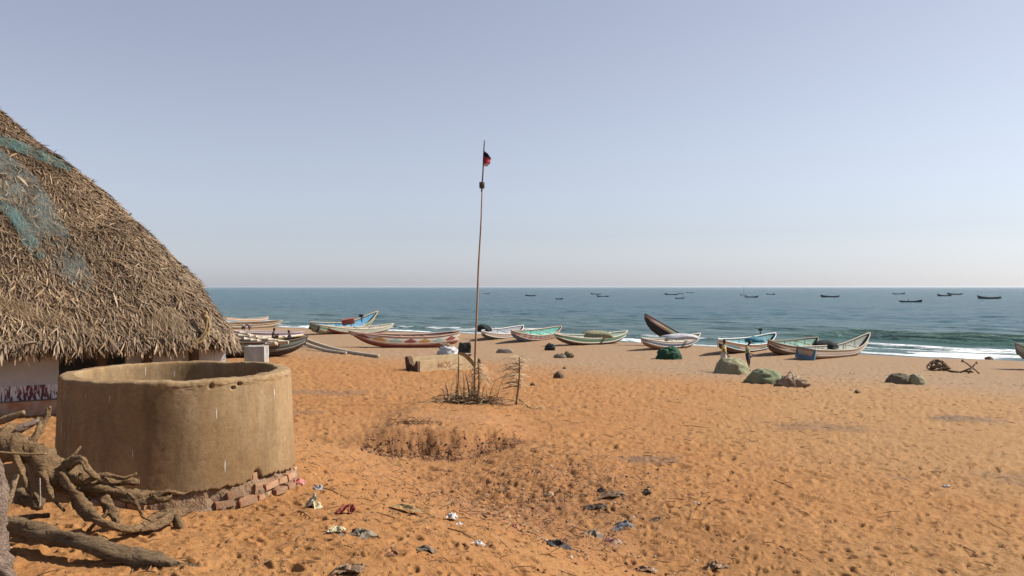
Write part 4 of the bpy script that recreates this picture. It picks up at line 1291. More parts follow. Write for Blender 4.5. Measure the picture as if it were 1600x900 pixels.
lump('sack', 684, 716, 541, 556, M_wht, 'bulging white sack lying behind the cream trough', 'sack', 18, 0.7, 0.14, 0.85, 0, ridge=0.15, flat=3)
lump('stone', 775, 803, 544, 552.5, M_gry, 'long smooth grey-tan sandbag on the open beach', 'sandbag', 20, 0.5, 0.06, 0.8, flat=3.5)
bpy.data.objects['stone'].name = 'sandbag'
lump('bag', 852, 867, 536.5, 548, M_blk, 'small dark bag left of the green and white boat', 'bag', 22, 0.8, 0.2, 0.8, 0, ridge=0.2, flat=3)
lump('net_scrap', 866, 884, 553, 560, M_gry, 'low grey net scrap lying on the sand', 'net', 24, 0.7, 0.3, 1.0, ridge=0.5)
lump('net_scrap', 880, 895, 551, 560, M_brn, 'small ragged brown net scrap beside the grey one', 'net', 26, 0.5, 0.4, 1.0, ridge=0.6)
lump('rock', 866, 881, 580, 592, M_rock, 'brown angular rock alone on the orange sand', 'rock', 28, 0.8, 0.3, 0.8, -0.1, n=18)
lump('rock', 879, 885, 572, 577, M_rock, 'small rounded stone just behind the angular rock', 'rock', 29, 0.8, 0.2, 0.8, n=14)
lump('rock', 1336, 1346, 608, 615, M_rock, 'small brown stone below the brown net mound', 'rock', 30, 0.8, 0.25, 0.8, n=14)
lump('rock', 679, 688, 555.5, 560.5, M_blk, 'small dark stone on the trough rim side', 'rock', 32, 0.8, 0.2, 0.8, n=14)
lump('rock', 744, 752, 560, 570, M_rock, 'dark stone right behind the flagpole at the trough end', 'rock', 33, 0.8, 0.25, 0.8, n=14)
lump('rock', 1540, 1553, 557, 562.5, M_rock, 'flat stone at the water edge near the right boat', 'rock', 34, 0.8, 0.25, 0.8, n=14)
lump('rock', 850, 866, 766, 778, M_slab, 'pale squarish stone in the littered gully', 'rock', 36, 0.8, 0.25, 0.7, n=18, flat=3)
lump('rock', 828, 836, 596, 602, M_rock, 'tiny dark stone right of the fronds', 'rock', 37, 0.8, 0.25, 0.7, n=14)
lump('tarp', 687, 704, 536, 545, M_tarp, 'tan rag heap behind the white sack', 'cloth', 38, 0.7, 0.3, 1.0, ridge=0.5)
# dark square bundle
q = hit(726, 556)
cr = empty('wrapped_crate', q, 0.25, 'dark green-black wrapped crate behind the left frond stalk', 'crate')
sc_ = q.y / FPX
bm = bmesh.new(); bmesh.ops.create_cube(bm, size=1)
bmesh.ops.subdivide_edges(bm, edges=bm.edges[:], cuts=5, use_grid_fill=True)
for v_ in bm.verts:
    n_ = fbm(np.array([v_.co.x * 3 + 1.3]), np.array([v_.co.y * 3 + v_.co.z * 4]), 3, 50)[0]
    v_.co = Vector((v_.co.x * 17 * sc_ * (1 + 0.08 * n_), v_.co.y * 15 * sc_ * (1 + 0.1 * n_), (v_.co.z + 0.5) * 21 * sc_ * (1 + 0.06 * n_) - 0.05))
me = bpy.data.meshes.new('wrapping'); bm.to_mesh(me); bm.free(); me.materials.append(M_blk)
link_mesh('wrapping', me, cr)
MB().tube([Vector((-9 * sc_, -8.5 * sc_, 3 * sc_)), Vector((0, -9.3 * sc_, 3.4 * sc_)), Vector((9 * sc_, -8.5 * sc_, 3 * sc_))], 1.3 * sc_, 6).build('tie_rope', mat('pale_rope', (0.55, 0.46, 0.34, 1)), cr)

# ================================================================== ANCHOR AND ROPE PILE
M_rust = mat('rusty_iron', (0.17, 0.085, 0.05, 1), (0.10, 0.055, 0.04, 1), 12, 0.85, 0.7, 40, 0.01)
M_rope2 = mat('brown_rope', (0.25, 0.165, 0.09, 1), (0.16, 0.10, 0.055, 1), 18, 0.9, 0.7, 50, 0.015)
q = hit(1470, 580)
rp = MB(); rd = random.Random(5)
for k in range(16):
    c_ = q + Vector((rd.uniform(-0.35, 0.45), rd.uniform(0.0, 0.5), 0.08 + rd.uniform(0, 0.34) * (1 - k / 24)))
    ax = Euler((rd.uniform(-0.7, 0.7), rd.uniform(-0.7, 0.7), 0)).to_matrix()
    r0 = rd.uniform(0.16, 0.36)
    rp.tube([c_ + ax @ Vector((r0 * math.cos(t) * 1.25, r0 * math.sin(t), 0.02 * t)) for t in np.linspace(0, rd.uniform(4, 6.8), 16)], 0.045, 6)
ps, _ = smooth_path([(hit(x, y) + Vector((0, 0, 0.05)), 0) for x, y in ((1478, 580), (1495, 583), (1508, 582), (1520, 583))], 5)
rp.tube(ps, 0.055, 6)
tag(rp.build('rope_pile', M_rope2, None, True, loc=q), 'tangled brown rope pile lying beside the grapnel anchor', 'rope')
q = hit(1515, 584)
anc = empty('grapnel_anchor', q, 0, 'rusty four-armed grapnel anchor standing on the sand at right', 'anchor')
sc_ = q.y / FPX
hub = Vector((4, 0, 9)) * sc_
MB().tube([hub, Vector((-14, 2, 1)) * sc_], 0.045, 7).build('shank', M_rust, anc, True)
for (x, y, z) in ((-8, 6, 19), (13, 4, 16), (10, -8, 0.5), (-6, -9, 1)):
    tip = Vector((x, y, z)) * sc_
    mid = hub.lerp(tip, 0.55) + Vector((0, 0, 0.03))
    f = MB().tube([hub, mid, tip], [0.042, 0.036, 0.03], 7).build('arm', M_rust, anc, True)
    MB().box(tip, (0.11, 0.05, 0.13), (0, 0.5, 0.4)).build('fluke', M_rust, f)

# ================================================================== BOATS
def boat_paint(name, bands, diamond=None, dirt=0.3):
    """hull paint: bands [(v upper limit, colour)], optional row of diamonds (v0, v1, period, [colours])"""
    m, nt, p = new_mat(name)
    w = NT(nt)
    uv = w.n('ShaderNodeTexCoord').outputs['UV']
    sx = w.n('ShaderNodeSeparateXYZ'); w.l(uv, sx.inputs[0])
    U, Vv = sx.outputs[0], sx.outputs[1]
    stops = []; lo = 0.0
    for hi, c_ in bands: stops.append((lo, dim(c_, 0.9))); lo = hi ** 0.56
    col = w.ramp(Vv, stops, 'CONSTANT')
    if diamond:
        v0, v1, per, cs = diamond
        v0, v1 = v0 ** 0.56, v1 ** 0.56
        t = w.math('DIVIDE', U, per)
        fr = w.math('FRACT', t)
        du = w.math('MULTIPLY', w.math('ABSOLUTE', w.math('SUBTRACT', fr, 0.5)), 2.1)
        dv = w.math('DIVIDE', w.math('ABSOLUTE', w.math('SUBTRACT', Vv, (v0 + v1) / 2)), (v1 - v0) / 2)
        mask = w.math('LESS_THAN', w.math('ADD', du, dv), 1.0)
        sel = w.math('FRACT', w.math('MULTIPLY', w.math('FLOOR', t), 1.0 / len(cs)))
        dc = w.ramp(w.math('ADD', sel, 0.5 / len(cs) * 0.5), [(k / len(cs), dim(c_, 0.85)) for k, c_ in enumerate(cs)], 'CONSTANT')
        col = w.mix(mask, col, dc)
    n = w.noise(w.mapping(uv, (1.2, 5, 1)), 2.0, 5, 0.65)
    col = w.mix(w.ramp(n, [(0.48, 0.0), (0.75, dirt)]), col, (0.13, 0.09, 0.065, 1))
    w.l(col, p.inputs['Base Color']); p.inputs['Roughness'].default_value = 0.6; p.inputs['Specular IOR Level'].default_value = 0.3
    return m

def boat(label, pl, pr, hm, hl, hr, beam, hull, inside, rail, group='fishing boats drawn up on the beach', roll=0.0, kl=0.45, kr=0.45, tl=0.0, tr=0.0,
         pitch=0.0, thwarts=3, seed=0, name='fishing_boat', ends=None, sink=0.05, npow=2.4, water=False, lift=0.0, ribs=True, rub=True, ext=0.0):
    """planked beach boat. pl, pr: where its two ends stand; heights in metres; tl/tr: transom width share at each end; roll heels it towards the viewer"""
    PL = Vector(pl); PR = Vector(pr)
    if not water: hm, hl, hr, beam, kl, kr = hm * 0.92, hl * 1.0, hr * 0.96, beam * 0.9, kl * 1.3, kr * 1.0
    d = PR - PL
    L_ = d.length * (1 + ext)
    yaw = math.atan2(d.y, d.x)
    mid = (PL + PR) / 2
    rd = random.Random(seed)
    root = empty(name, mid + Vector((0, 0, lift)), 0, label, 'boat', group)
    slope = math.asin(max(-1, min(1, d.z / max(d.length, .01))))
    root.rotation_euler = (Matrix.Rotation(yaw, 3, 'Z') @ Matrix.Rotation(-slope + pitch, 3, 'Y') @ Matrix.Rotation(roll, 3, 'X')).to_euler()
    nt_, nv = 30, 9
    ts = np.linspace(-1, 1, nt_)
    def half(t):
        e = tl if t < 0 else tr
        f = max(0.0, 1 - abs(t) ** npow) ** 0.75
        return beam / 2 * (e + (1 - e) * f) + 0.018
    def keel(t):
        k = kl if t < 0 else kr
        return k * abs(t) ** 3.2 * (0.25 + 0.75 * (abs(t) > -1)) - sink
    def gun(t):
        h = hl if t < 0 else hr
        return hm + (h - hm) * abs(t) ** 2.3
    def section(t, off=0.0):
        b_, k_, g_ = half(t) - off, keel(t) + off, gun(t)
        b_ = max(b_, 0.004)
        out = []
        for v_ in np.linspace(0, 1, nv):
            y = b_ * (math.sin(v_ * math.pi / 2) ** 0.72)
            z = k_ + (g_ - k_) * (v_ ** 1.55)
            out.append((y, z, v_))
        return out
    def flare(t, v_):
        # stems rake outwards at the top
        return t * L_ / 2 * (1 + 0.055 * abs(t) ** 6 * v_)
    def shell(off):
        V = []; uv = []
        for t in ts:
            s = section(t, off)
            tt = t * (1 - off * 0.6 / (L_ / 2))
            row = [(flare(tt, v_), -y, z, v_) for y, z, v_ in s[::-1]] + [(flare(tt, v_), y, z, v_) for y, z, v_ in s[1:]]
            for x, y, z, v_ in row: V.append((x, y, z)); uv.append((x + L_ / 2, v_))
        return V, uv
    V, uv = shell(0.0); V2, uv2 = shell(0.045)
    m_ = 2 * nv - 1
    F = []; mi = []
    for a in range(nt_ - 1):
        for b_ in range(m_ - 1):
            i_ = a * m_ + b_
            F.append((i_, i_ + 1, i_ + m_ + 1, i_ + m_)[::-1]); mi.append(0)
            j_ = i_ + len(V)
            F.append((j_, j_ + 1, j_ + m_ + 1, j_ + m_)); mi.append(1)
    n0 = len(V)
    for a in range(nt_ - 1):
        for e_ in (0, m_ - 1):
            q_ = (a * m_ + e_, (a + 1) * m_ + e_, n0 + (a + 1) * m_ + e_, n0 + a * m_ + e_)
            F.append(q_ if e_ == 0 else q_[::-1]); mi.append(1)
    for a, fl in ((0, False), (nt_ - 1, True)):
        F.append(tuple(a * m_ + k for k in range(m_))[::(-1 if fl else 1)]); mi.append(0)
        F.append(tuple(n0 + a * m_ + k for k in range(m_))[::(1 if fl else -1)]); mi.append(1)
    h = np_mesh('hull', V + V2, F, [hull, inside], root, True, mi, uv + uv2)
    for s in (-1, 1):
        ps = [Vector((flare(t, 1), s * (half(t) + 0.005), gun(t) + 0.012)) for t in np.linspace(-1, 1, 26)]
        MB().tube(ps, 0.045 if not water else 0.06, 6).build('gunwale', rail, root, True)
    if rub:
        for s in (-1, 1):
            ps = []
            for t in np.linspace(-0.93, 0.93, 22):
                sec = section(t); y, z, v_ = sec[int(nv * 0.62)]
                ps.append(Vector((flare(t, v_), s * (y + 0.01), z)))
            MB().tube(ps, 0.028, 5).build('rubbing_strake', rail, h, True)
    for k in range(thwarts):
        t = -0.62 + 1.24 * (k + 0.5) / thwarts + rd.uniform(-0.04, 0.04)
        z = gun(t) - 0.10
        MB().box((flare(t, 1), 0, z), (0.20, 2 * half(t) * 0.93, 0.045)).build('thwart', inside if k % 2 else rail, root)
    if ribs:
        for k in range(7):
            t = -0.72 + 1.44 * k / 6
            sec = section(t, 0.05)
            ps = [Vector((flare(t, v_), -y, z)) for y, z, v_ in sec[::-1]] + [Vector((flare(t, v_), y, z)) for y, z, v_ in sec[1:]]
            MB().tube(ps, 0.028, 4, caps=False).build('rib', inside, h)
    for e_, w_ in ((-1, tl), (1, tr)):
        if w_ < 0.12:
            sec = section(e_)
            ps = [Vector((flare(e_, v_) + e_ * 0.015, 0, z)) for y, z, v_ in sec] + [Vector((flare(e_, 1) + e_ * 0.05, 0, gun(e_) + 0.08))]
            MB().tube(ps, 0.05, 6).build('stem_post', rail, root, True)
    return root, (L_, half, keel, gun, flare)

WHT = (0.74, 0.72, 0.70, 1); CRM = (0.60, 0.54, 0.44, 1); TEAL = (0.14, 0.44, 0.42, 1); SKYB = (0.17, 0.42, 0.62, 1); BLU = (0.045, 0.11, 0.26, 1)
ORG = (0.58, 0.22, 0.05, 1); RED = (0.32, 0.06, 0.045, 1); TAR = (0.035, 0.025, 0.024, 1); BRN = (0.16, 0.085, 0.05, 1); YEL = (0.62, 0.40, 0.10, 1)
GRN = (0.07, 0.22, 0.13, 1); PGR = (0.40, 0.50, 0.42, 1); OXB = (0.07, 0.025, 0.022, 1)
rail = lambda n, c: mat('rail_' + n, c, tuple(x * 0.75 for x in c[:3]) + (1,), 5, 0.7, 0.3, 30, 0.006)
ins = lambda n, c: mat('inside_' + n, c, tuple(x * 0.65 for x in c[:3]) + (1,), 3, 0.8, 0.4, 20, 0.01)
bp = boat_paint
def hp2(x, y, back=0.0):
    q_ = hit(x, y)
    r_ = ray(x, y)
    u_, v_, c_ = coast(r_.x * _YS, _YS)
    k = int(np.argmax(u_ - c_ > -0.6))
    if q_.y > _YS[k]: q_ = Vector((r_.x * _YS[k], _YS[k], float(H(r_.x * _YS[k], _YS[k]))))
    return q_

# far left pair
boat('long worn boat with brown and white side farthest left at the water', hp2(330, 517), hp2(436, 510), 0.75, 0.9, 1.05, 1.7,
     bp('paint_a', [(0.3, CRM), (0.55, BRN), (0.75, CRM), (1, BRN)]), ins('a', BRN), rail('tan', (0.45, 0.33, 0.2, 1)), roll=0.2, seed=1, thwarts=5)
boat('pale boat with blue and orange patches partly behind the hut edge', hp2(310, 515.5) + Vector((0, 9, 0)), hp2(392, 511) + Vector((0, 8, 0)), 0.95, 1.1, 1.2, 1.7,
     bp('paint_a2', [(0.35, WHT), (0.6, SKYB), (0.8, ORG), (1, WHT)]), ins('a2', SKYB), rail('tan', (0.45, 0.33, 0.2, 1)), seed=2)
boat('mauve and yellow boat behind the pile of bamboo', hp2(330, 540), hp2(470, 538), 0.95, 1.15, 0.95, 1.8,
     bp('paint_b', [(0.45, WHT), (0.66, YEL), (0.8, WHT), (1, (0.34, 0.24, 0.27, 1))]), ins('b', WHT), rail('mauve', (0.42, 0.32, 0.33, 1)), roll=0.06, seed=3)
DB, DBf = boat('dark tarred boat loaded with pale bamboo poles beside the white pillar', hp2(300, 561), hp2(474, 557), 0.86, 0.95, 1.10, 1.7,
     bp('paint_c', [(0.35, TAR), (0.52, (0.30, 0.29, 0.27, 1)), (0.62, TAR), (0.85, (0.10, 0.12, 0.11, 1)), (1, (0.14, 0.10, 0.07, 1))]), ins('c', BRN), rail('dark', (0.10, 0.07, 0.05, 1)), roll=0.0, seed=4, kr=0.65, npow=3.2)
# blue boat with high prow and the white one before it
BA, BAf = boat('light blue boat with orange rail and prow rearing up to the right', hp2(488, 524), hp2(578, 520), 1.05, 1.25, 2.75, 2.0,
     bp('paint_d', [(0.42, (0.36, 0.32, 0.24, 1)), (0.62, (0.30, 0.38, 0.32, 1)), (0.80, GRN), (1, CRM)], dirt=0.4), ins('d', SKYB), rail('amber', (0.60, 0.42, 0.20, 1)), roll=0.30, kl=0.3, kr=1.75, tl=0.45, seed=5, npow=2.2)
boat('white-green boat low in front of the blue prow', hp2(508, 523.5), hp2(610, 521), 0.72, 0.95, 1.15, 1.5,
     bp('paint_e', [(0.28, RED), (0.40, WHT), (0.80, PGR), (1, CRM)], dirt=0.3), ins('e', CRM), rail('cream', CRM), roll=0.16, kl=0.55, kr=0.6, seed=6)
boat('long white boat patterned with a row of coloured diamonds', hp2(548, 543.5), hp2(711, 543), 0.95, 1.15, 1.30, 1.6,
     bp('paint_f', [(0.30, (0.30, 0.07, 0.05, 1)), (0.90, (0.64, 0.58, 0.52, 1)), (1, (0.45, 0.22, 0.15, 1))], (0.34, 0.88, 1.35, [(0.28, 0.075, 0.06, 1), (0.50, 0.28, 0.08, 1), (0.36, 0.50, 0.45, 1)]), 0.3),
     ins('f', (0.42, 0.30, 0.24, 1)), rail('rosewood', (0.50, 0.31, 0.25, 1)), roll=0.10, kl=0.75, kr=0.35, tr=0.3, seed=7, npow=2.8)
boat('short white and brown boat just right of the flagpole', hp2(750, 534), hp2(812, 524), 0.85, 1.0, 1.35, 1.9,
     bp('paint_g', [(0.35, TAR), (0.50, (0.34, 0.20, 0.13, 1)), (0.62, WHT), (0.80, (0.50, 0.36, 0.26, 1)), (1, WHT)]), ins('g', (0.40, 0.42, 0.46, 1)), rail('white', WHT), roll=0.28, kl=0.5, kr=0.5, seed=8)
boat('blue-bottomed boat with rust-red diamonds and mint inside', hp2(795, 538), hp2(870, 528), 0.92, 1.25, 1.45, 1.9,
     bp('paint_h', [(0.38, BLU), (0.92, (0.26, 0.42, 0.48, 1)), (1, (0.55, 0.30, 0.2, 1))], (0.40, 0.92, 2.2, [(0.40, 0.11, 0.06, 1), (0.42, 0.16, 0.09, 1)]), 0.25),
     ins('h', (0.20, 0.50, 0.42, 1)), rail('salmon', (0.58, 0.38, 0.28, 1)), roll=0.30, kl=0.7, kr=0.6, seed=9)
boat('green boat with broad white stripe side-on to the sea', hp2(866, 542), hp2(974, 536.5), 0.85, 1.10, 1.30, 1.7,
     bp('paint_i', [(0.34, OXB), (0.55, WHT), (0.84, GRN), (1, WHT)], dirt=0.3), ins('i', PGR), rail('cream', CRM), roll=0.20, kl=0.6, kr=0.6, seed=10)
boat('dark boat with orange-edged bow thrown high to the left', hp2(1003, 541), hp2(1003, 541) + Vector((4.8, 3.0, -0.1)), 0.95, 1.2, 0.9, 1.5,
     bp('paint_j', [(0.52, (0.03, 0.03, 0.04, 1)), (0.68, ORG), (0.82, (0.30, 0.45, 0.36, 1)), (1, (0.50, 0.30, 0.20, 1))], (0.56, 0.96, 2.0, [(0.60, 0.52, 0.42, 1), (0.28, 0.42, 0.32, 1)]), 0.25),
     ins('j', BRN), rail('plum', (0.16, 0.08, 0.07, 1)), roll=-0.18, pitch=R(23), lift=0.70, kl=0.5, kr=0.3, seed=11)
boat('white boat with dark blue strake left of the green net heap', hp2(1001, 549), hp2(1088, 542), 0.82, 1.05, 1.35, 1.7,
     bp('paint_k', [(0.30, (0.26, 0.11, 0.08, 1)), (0.48, WHT), (0.78, (0.10, 0.14, 0.24, 1)), (1, WHT)], dirt=0.25), ins('k', CRM), rail('cream', CRM), roll=0.18, kl=0.55, kr=0.6, seed=12)
boat('dark-keeled white boat with blue quarter behind the two standing people', hp2(1118, 556.5), hp2(1203, 545), 1.0, 1.25, 1.65, 2.0,
     bp('paint_l', [(0.46, OXB), (0.70, WHT), (0.84, ORG), (1, WHT)], (0.40, 0.80, 5.5, [(0.22, 0.38, 0.46, 1), WHT]), 0.25), ins('l', (0.26, 0.48, 0.52, 1)), rail('white', WHT), roll=0.26, kl=0.6, kr=0.55, seed=13)
boat('brown and white boat with mint inside and painted eye', hp2(1196, 558), hp2(1270, 549), 0.95, 1.25, 1.35, 1.9,
     bp('paint_m', [(0.42, OXB), (0.58, WHT), (0.72, (0.36, 0.17, 0.10, 1)), (0.88, (0.48, 0.40, 0.34, 1)), (1, BRN)], (0.44, 0.70, 2.6, [(0.05, 0.05, 0.06, 1), WHT, (0.44, 0.22, 0.10, 1)]), 0.3), ins('m', (0.34, 0.52, 0.44, 1)), rail('umber', (0.30, 0.19, 0.13, 1)), roll=0.26, kl=0.6, kr=0.5, seed=14)
BK, BKf = boat('cream boat with square blue stern and prow raised by the surf', hp2(1258, 563), hp2(1351, 552), 0.80, 0.85, 2.0, 1.8,
     bp('paint_n', [(0.25, RED), (0.75, (0.60, 0.52, 0.46, 1)), (1, (0.40, 0.30, 0.22, 1))], dirt=0.3), ins('n', (0.46, 0.48, 0.42, 1)), rail('driftwood', (0.50, 0.41, 0.30, 1)), roll=0.16, kl=0.1, kr=0.95, tl=0.62, seed=15, npow=2.2)
boat('pale green boat cut by the right edge of the picture', hp2(1590, 577), hp2(1760, 584), 1.25, 1.65, 1.4, 2.2,
     bp('paint_o', [(0.40, (0.24, 0.23, 0.20, 1)), (0.62, (0.42, 0.46, 0.40, 1)), (0.86, (0.50, 0.54, 0.46, 1)), (1, (0.36, 0.42, 0.34, 1))]), ins('o', PGR), rail('sage', (0.42, 0.46, 0.36, 1)), roll=0.12, kl=0.75, kr=0.5, seed=16)

# square blue stern box on the cream boat
L_, half, keel, gun, flare = BKf
st = MB().box((-L_ / 2 - 0.12, 0, gun(-1) * 0.55), (0.20, 1.35, gun(-1) * 0.95)).build('stern_board', mat('stern_blue', (0.15, 0.30, 0.42, 1), (0.10, 0.20, 0.30, 1), 4), BK)
# black fenders and red box in the blue boat
L_, half, keel, gun, flare = BAf
MB().box((-L_ / 2 - 0.05, 0, gun(-1) * 0.62), (0.14, 1.1, 0.6)).build('stern_board', mat('tar_black', (0.03, 0.03, 0.035, 1), None, 5), BA)
q = Vector(BA.location) + Vector((0.6, -0.35, 1.35))
tag(MB().box((0, 0, 0), (1.35, 0.5, 0.6), (0.2, -0.18, 0.05)).build('crate', mat('red_plastic', (0.50, 0.07, 0.06, 1), (0.50, 0.18, 0.09, 1), 2), None, loc=None), 'red plastic crate inside the light blue boat', 'crate').location = q
q = Vector(BA.location) + Vector((2.0, -0.1, 2.0))
eng = empty('outboard_engine', q, 0, 'dark outboard engine standing in the light blue boat', 'engine')
M_eng = mat('engine_black', (0.03, 0.032, 0.04, 1), (0.06, 0.06, 0.07, 1), 8, 0.5)
def engine_parts(root, s=1.0):
    bm = bmesh.new(); bmesh.ops.create_cube(bm, size=1)
    for v_ in bm.verts: v_.co = Vector((v_.co.x * 0.62 * (1 - 0.2 * (v_.co.z > 0)), v_.co.y * 0.4, v_.co.z * 0.36)) * s
    bmesh.ops.bevel(bm, geom=bm.edges[:], offset=0.07 * s, segments=2, affect='EDGES')
    me = bpy.data.meshes.new('cowling'); bm.to_mesh(me); bm.free(); me.materials.append(M_eng); link_mesh('cowling', me, root)
    MB().tube([Vector((0, 0, -0.1)) * s, Vector((0.02, 0, -0.75)) * s], 0.075 * s, 8).build('leg', M_eng, root)
    MB().tube([Vector((-0.25, 0, 0.05)) * s, Vector((-0.95, 0, 0.22)) * s], 0.03 * s, 6).build('tiller', M_eng, root)
engine_parts(eng, 0.9)
q = hit(1203, 545) + Vector((-0.9, 0.3, 1.95))
eng2 = empty('outboard_engine', q, 0, 'small dark engine on the far end of the boat behind the people', 'engine')
engine_parts(eng2, 0.75)
# things lying in boats
def cargo(name, p, size, m, label, cat, seed):
    rd_ = np.random.default_rng(seed)
    nu, nv = 22, 12
    T, Pq = np.meshgrid(np.linspace(0, 2 * math.pi, nu, endpoint=False), np.linspace(-0.25, 1, nv))
    k = 1 + 0.16 * fbm(np.cos(T) * 2 + seed, np.sin(T) * 2 + Pq * 2, 3, seed)
    V = np.stack([size[0] * np.cos(Pq * 1.57) * np.cos(T) * k, size[1] * np.cos(Pq * 1.57) * np.sin(T) * k, size[2] * np.sin(Pq * 1.57) * k], -1).reshape(-1, 3)
    i_ = np.arange(nv - 1)[:, None] * nu + np.arange(nu)[None, :]; j_ = np.arange(nv - 1)[:, None] * nu + (np.arange(nu)[None, :] + 1) % nu
    o = np_mesh(name, V, np.stack([i_, j_, j_ + nu, i_ + nu], -1).reshape(-1, 4), m, None, True)
    o.location = p
    return tag(o, label, cat)
cargo('net_heap', Vector(BK.location) + Vector((-1.0, 0.2, 0.75)), (0.95, 0.45, 0.5), M_blk, 'dark net heaped inside the cream boat', 'net', 3)
q = hit(765, 532); cargo('net_heap', q + Vector((-0.6, 1.2, 0.95)), (0.8, 0.5, 0.5), M_blk, 'dark net in the short boat beside the flagpole', 'net', 4)
q = hit(925, 539); cargo('net_heap', q + Vector((0.4, 0.9, 0.75)), (1.5, 0.45, 0.45), M_netl, 'pale net lying along the green striped boat', 'net', 5)
q = hit(1050, 545); cargo('net_heap', q + Vector((0.8, 1.2, 0.85)), (1.7, 0.45, 0.35), M_wht, 'white net piled in the boat with dark blue strake', 'net', 6)
q = hit(1172, 550); cargo('net_heap', q + Vector((0.6, 0.9, 0.85)), (0.8, 0.4, 0.35), heap_material('blue_net', (0.05, 0.20, 0.27, 1), (0.10, 0.30, 0.36, 1), (0.02, 0.06, 0.1, 1)), 'blue net heap in the boat behind the people', 'net', 7)
q = Vector(DB.location)
# bamboo poles loaded on the dark boat
M_bam = mat('bamboo', (0.66, 0.56, 0.42, 1), (0.52, 0.41, 0.28, 1), 3, 0.6, 0.3, 12, 0.01, (1, 1, 1))
def bamboo(a, b_, r0, label, group=None):
    a = Vector(a); b_ = Vector(b_)
    root_l = a.copy()
    n = max(6, int((b_ - a).length / 0.45))
    pts = []; rad = []
    sag = (b_ - a).length * 0.012
    for k in range(n + 1):
        t = k / n
        p_ = (b_ - a) * t - Vector((0, 0, sag * math.sin(math.pi * t)))
        for dt, rk in ((-0.012, 1.0), (0.0, 1.16), (0.012, 1.0)):
            pts.append(p_ + (b_ - a).normalized() * dt); rad.append(r0 * rk * (1 - 0.3 * t))
    o = MB().tube(pts, rad, 8).build('bamboo_pole', M_bam, None, True)
    o.location = a
    return tag(o, label, 'pole', group)
rd = random.Random(17)
zb = DB.location.z
for k in range(9):
    yA = at(372 + rd.uniform(-20, 25), 521 + k * 2.4 + rd.uniform(-1, 1), DB.location.y + rd.uniform(-0.6, 0.7))
    yB = at(452 - k * 3.5 + rd.uniform(-4, 4), 535.5 + rd.uniform(-1, 1.0) + k * 0.35, DB.location.y + rd.uniform(-0.5, 0.3))
    bamboo(yA, yB, rd.uniform(0.09, 0.13), ('topmost', 'second', 'third', 'fourth', 'fifth', 'sixth', 'seventh', 'eighth', 'lowest')[k] + ' pale bamboo pole counted down the slanting load on the tarred boat', 'bamboo poles on the dark boat')
pA, pB = hit(471, 541), hit(591, 560)
bamboo(pA + Vector((0, 0, 0.55)), pB + Vector((0, 0, 0.10)), 0.13, 'longest pale bamboo pole slanting down onto the sand')
pA, pB = hit(478, 546), hit(540, 555)
bamboo(pA + Vector((0, 0, 0.30)), pB + Vector((0, 0, 0.10)), 0.11, 'shorter bamboo pole on the sand beside the longest one')

# boats out on the water
hullw = bp('paint_sea', [(0.5, (0.035, 0.04, 0.05, 1)), (1, (0.06, 0.065, 0.07, 1))], dirt=0.2)
insw = ins('sea', (0.07, 0.06, 0.055, 1)); railw = rail('sea', (0.08, 0.075, 0.07, 1))
sea_boats = [(760, 460.0, 9, 1, 'farthest left boat on the water just right of the pole'), (829, 463.0, 16, -1, 'boat with high left prow, second from left on the sea'), (874, 468.4, 11, 1, 'small nearer boat alone right of the second one at sea'),
             (931, 460.6, 15, -1, 'upper boat of the overlapping pair at mid sea'), (942, 464.4, 18, -1, 'lower boat of the overlapping pair at mid sea'), (1049, 461.4, 20, -1, 'longest boat of the cluster right of mid sea'),
             (1062, 467.4, 14, 1, 'nearest boat below the cluster right of mid sea'), (1064, 460.0, 9, -1, 'small boat touching the right end of the long cluster boat'), (1078, 458.6, 11, -1, 'faint farthest boat at the right of the cluster'),
             (1162, 462.4, 11, -1, 'pale boat with a thin mast on the sea'), (1174, 465.4, 21, 1, 'dark boat overlapping the masted one'), (1204, 461.0, 14, 1, 'small boat just right of the masted pair'),
             (1297, 465.0, 28, -1, 'dark long boat alone with raised left prow above the cream beached boat'), (1404, 460.4, 18, 1, 'faint low boat on the horizon side above the nearest sea boat'), (1423, 473.0, 31, 1, 'nearest sea boat with white wake'),
             (1476, 463.4, 26, -1, 'thin pale low boat with turned-up left tip'), (1492, 461.0, 22, -1, 'boat right behind the thin low one'), (1546, 467.4, 36, -1, 'longest dark boat at the right end of the sea')]
sea_root = []
for k, (x, y, ln, sd, lab) in enumerate(sea_boats):
    Yd = EYE * FPX / (y - CY)
    c_ = Vector(((x - 800) / FPX * Yd, Yd, 0.0))
    hl_ = ln * 0.5 * Yd / FPX
    yawd = random.Random(k).uniform(-0.3, 0.3)
    dv = Vector((math.cos(yawd), math.sin(yawd), 0)) * hl_ / math.cos(yawd)
    s = max(0.6, hl_ / 5)
    hi, lo_ = 1.45 * s, 0.95 * s
    b_, _ = boat(lab, c_ - dv, c_ + dv, 0.62 * s, hi if sd < 0 else lo_, lo_ if sd < 0 else hi, 1.7 * s, hullw, insw, railw, 'fishing boats out at sea', seed=100 + k, sink=0.25, thwarts=2, kl=0.5, kr=0.5, water=True, ribs=False, rub=False)
    sea_root.append((b_, s, hl_, sd))
b_, s, hl_, sd = sea_root[9]
MB().tube([Vector((0, 0, 0)), Vector((0.1, 0, 6.5))], 0.09, 6).build('mast', railw, b_)

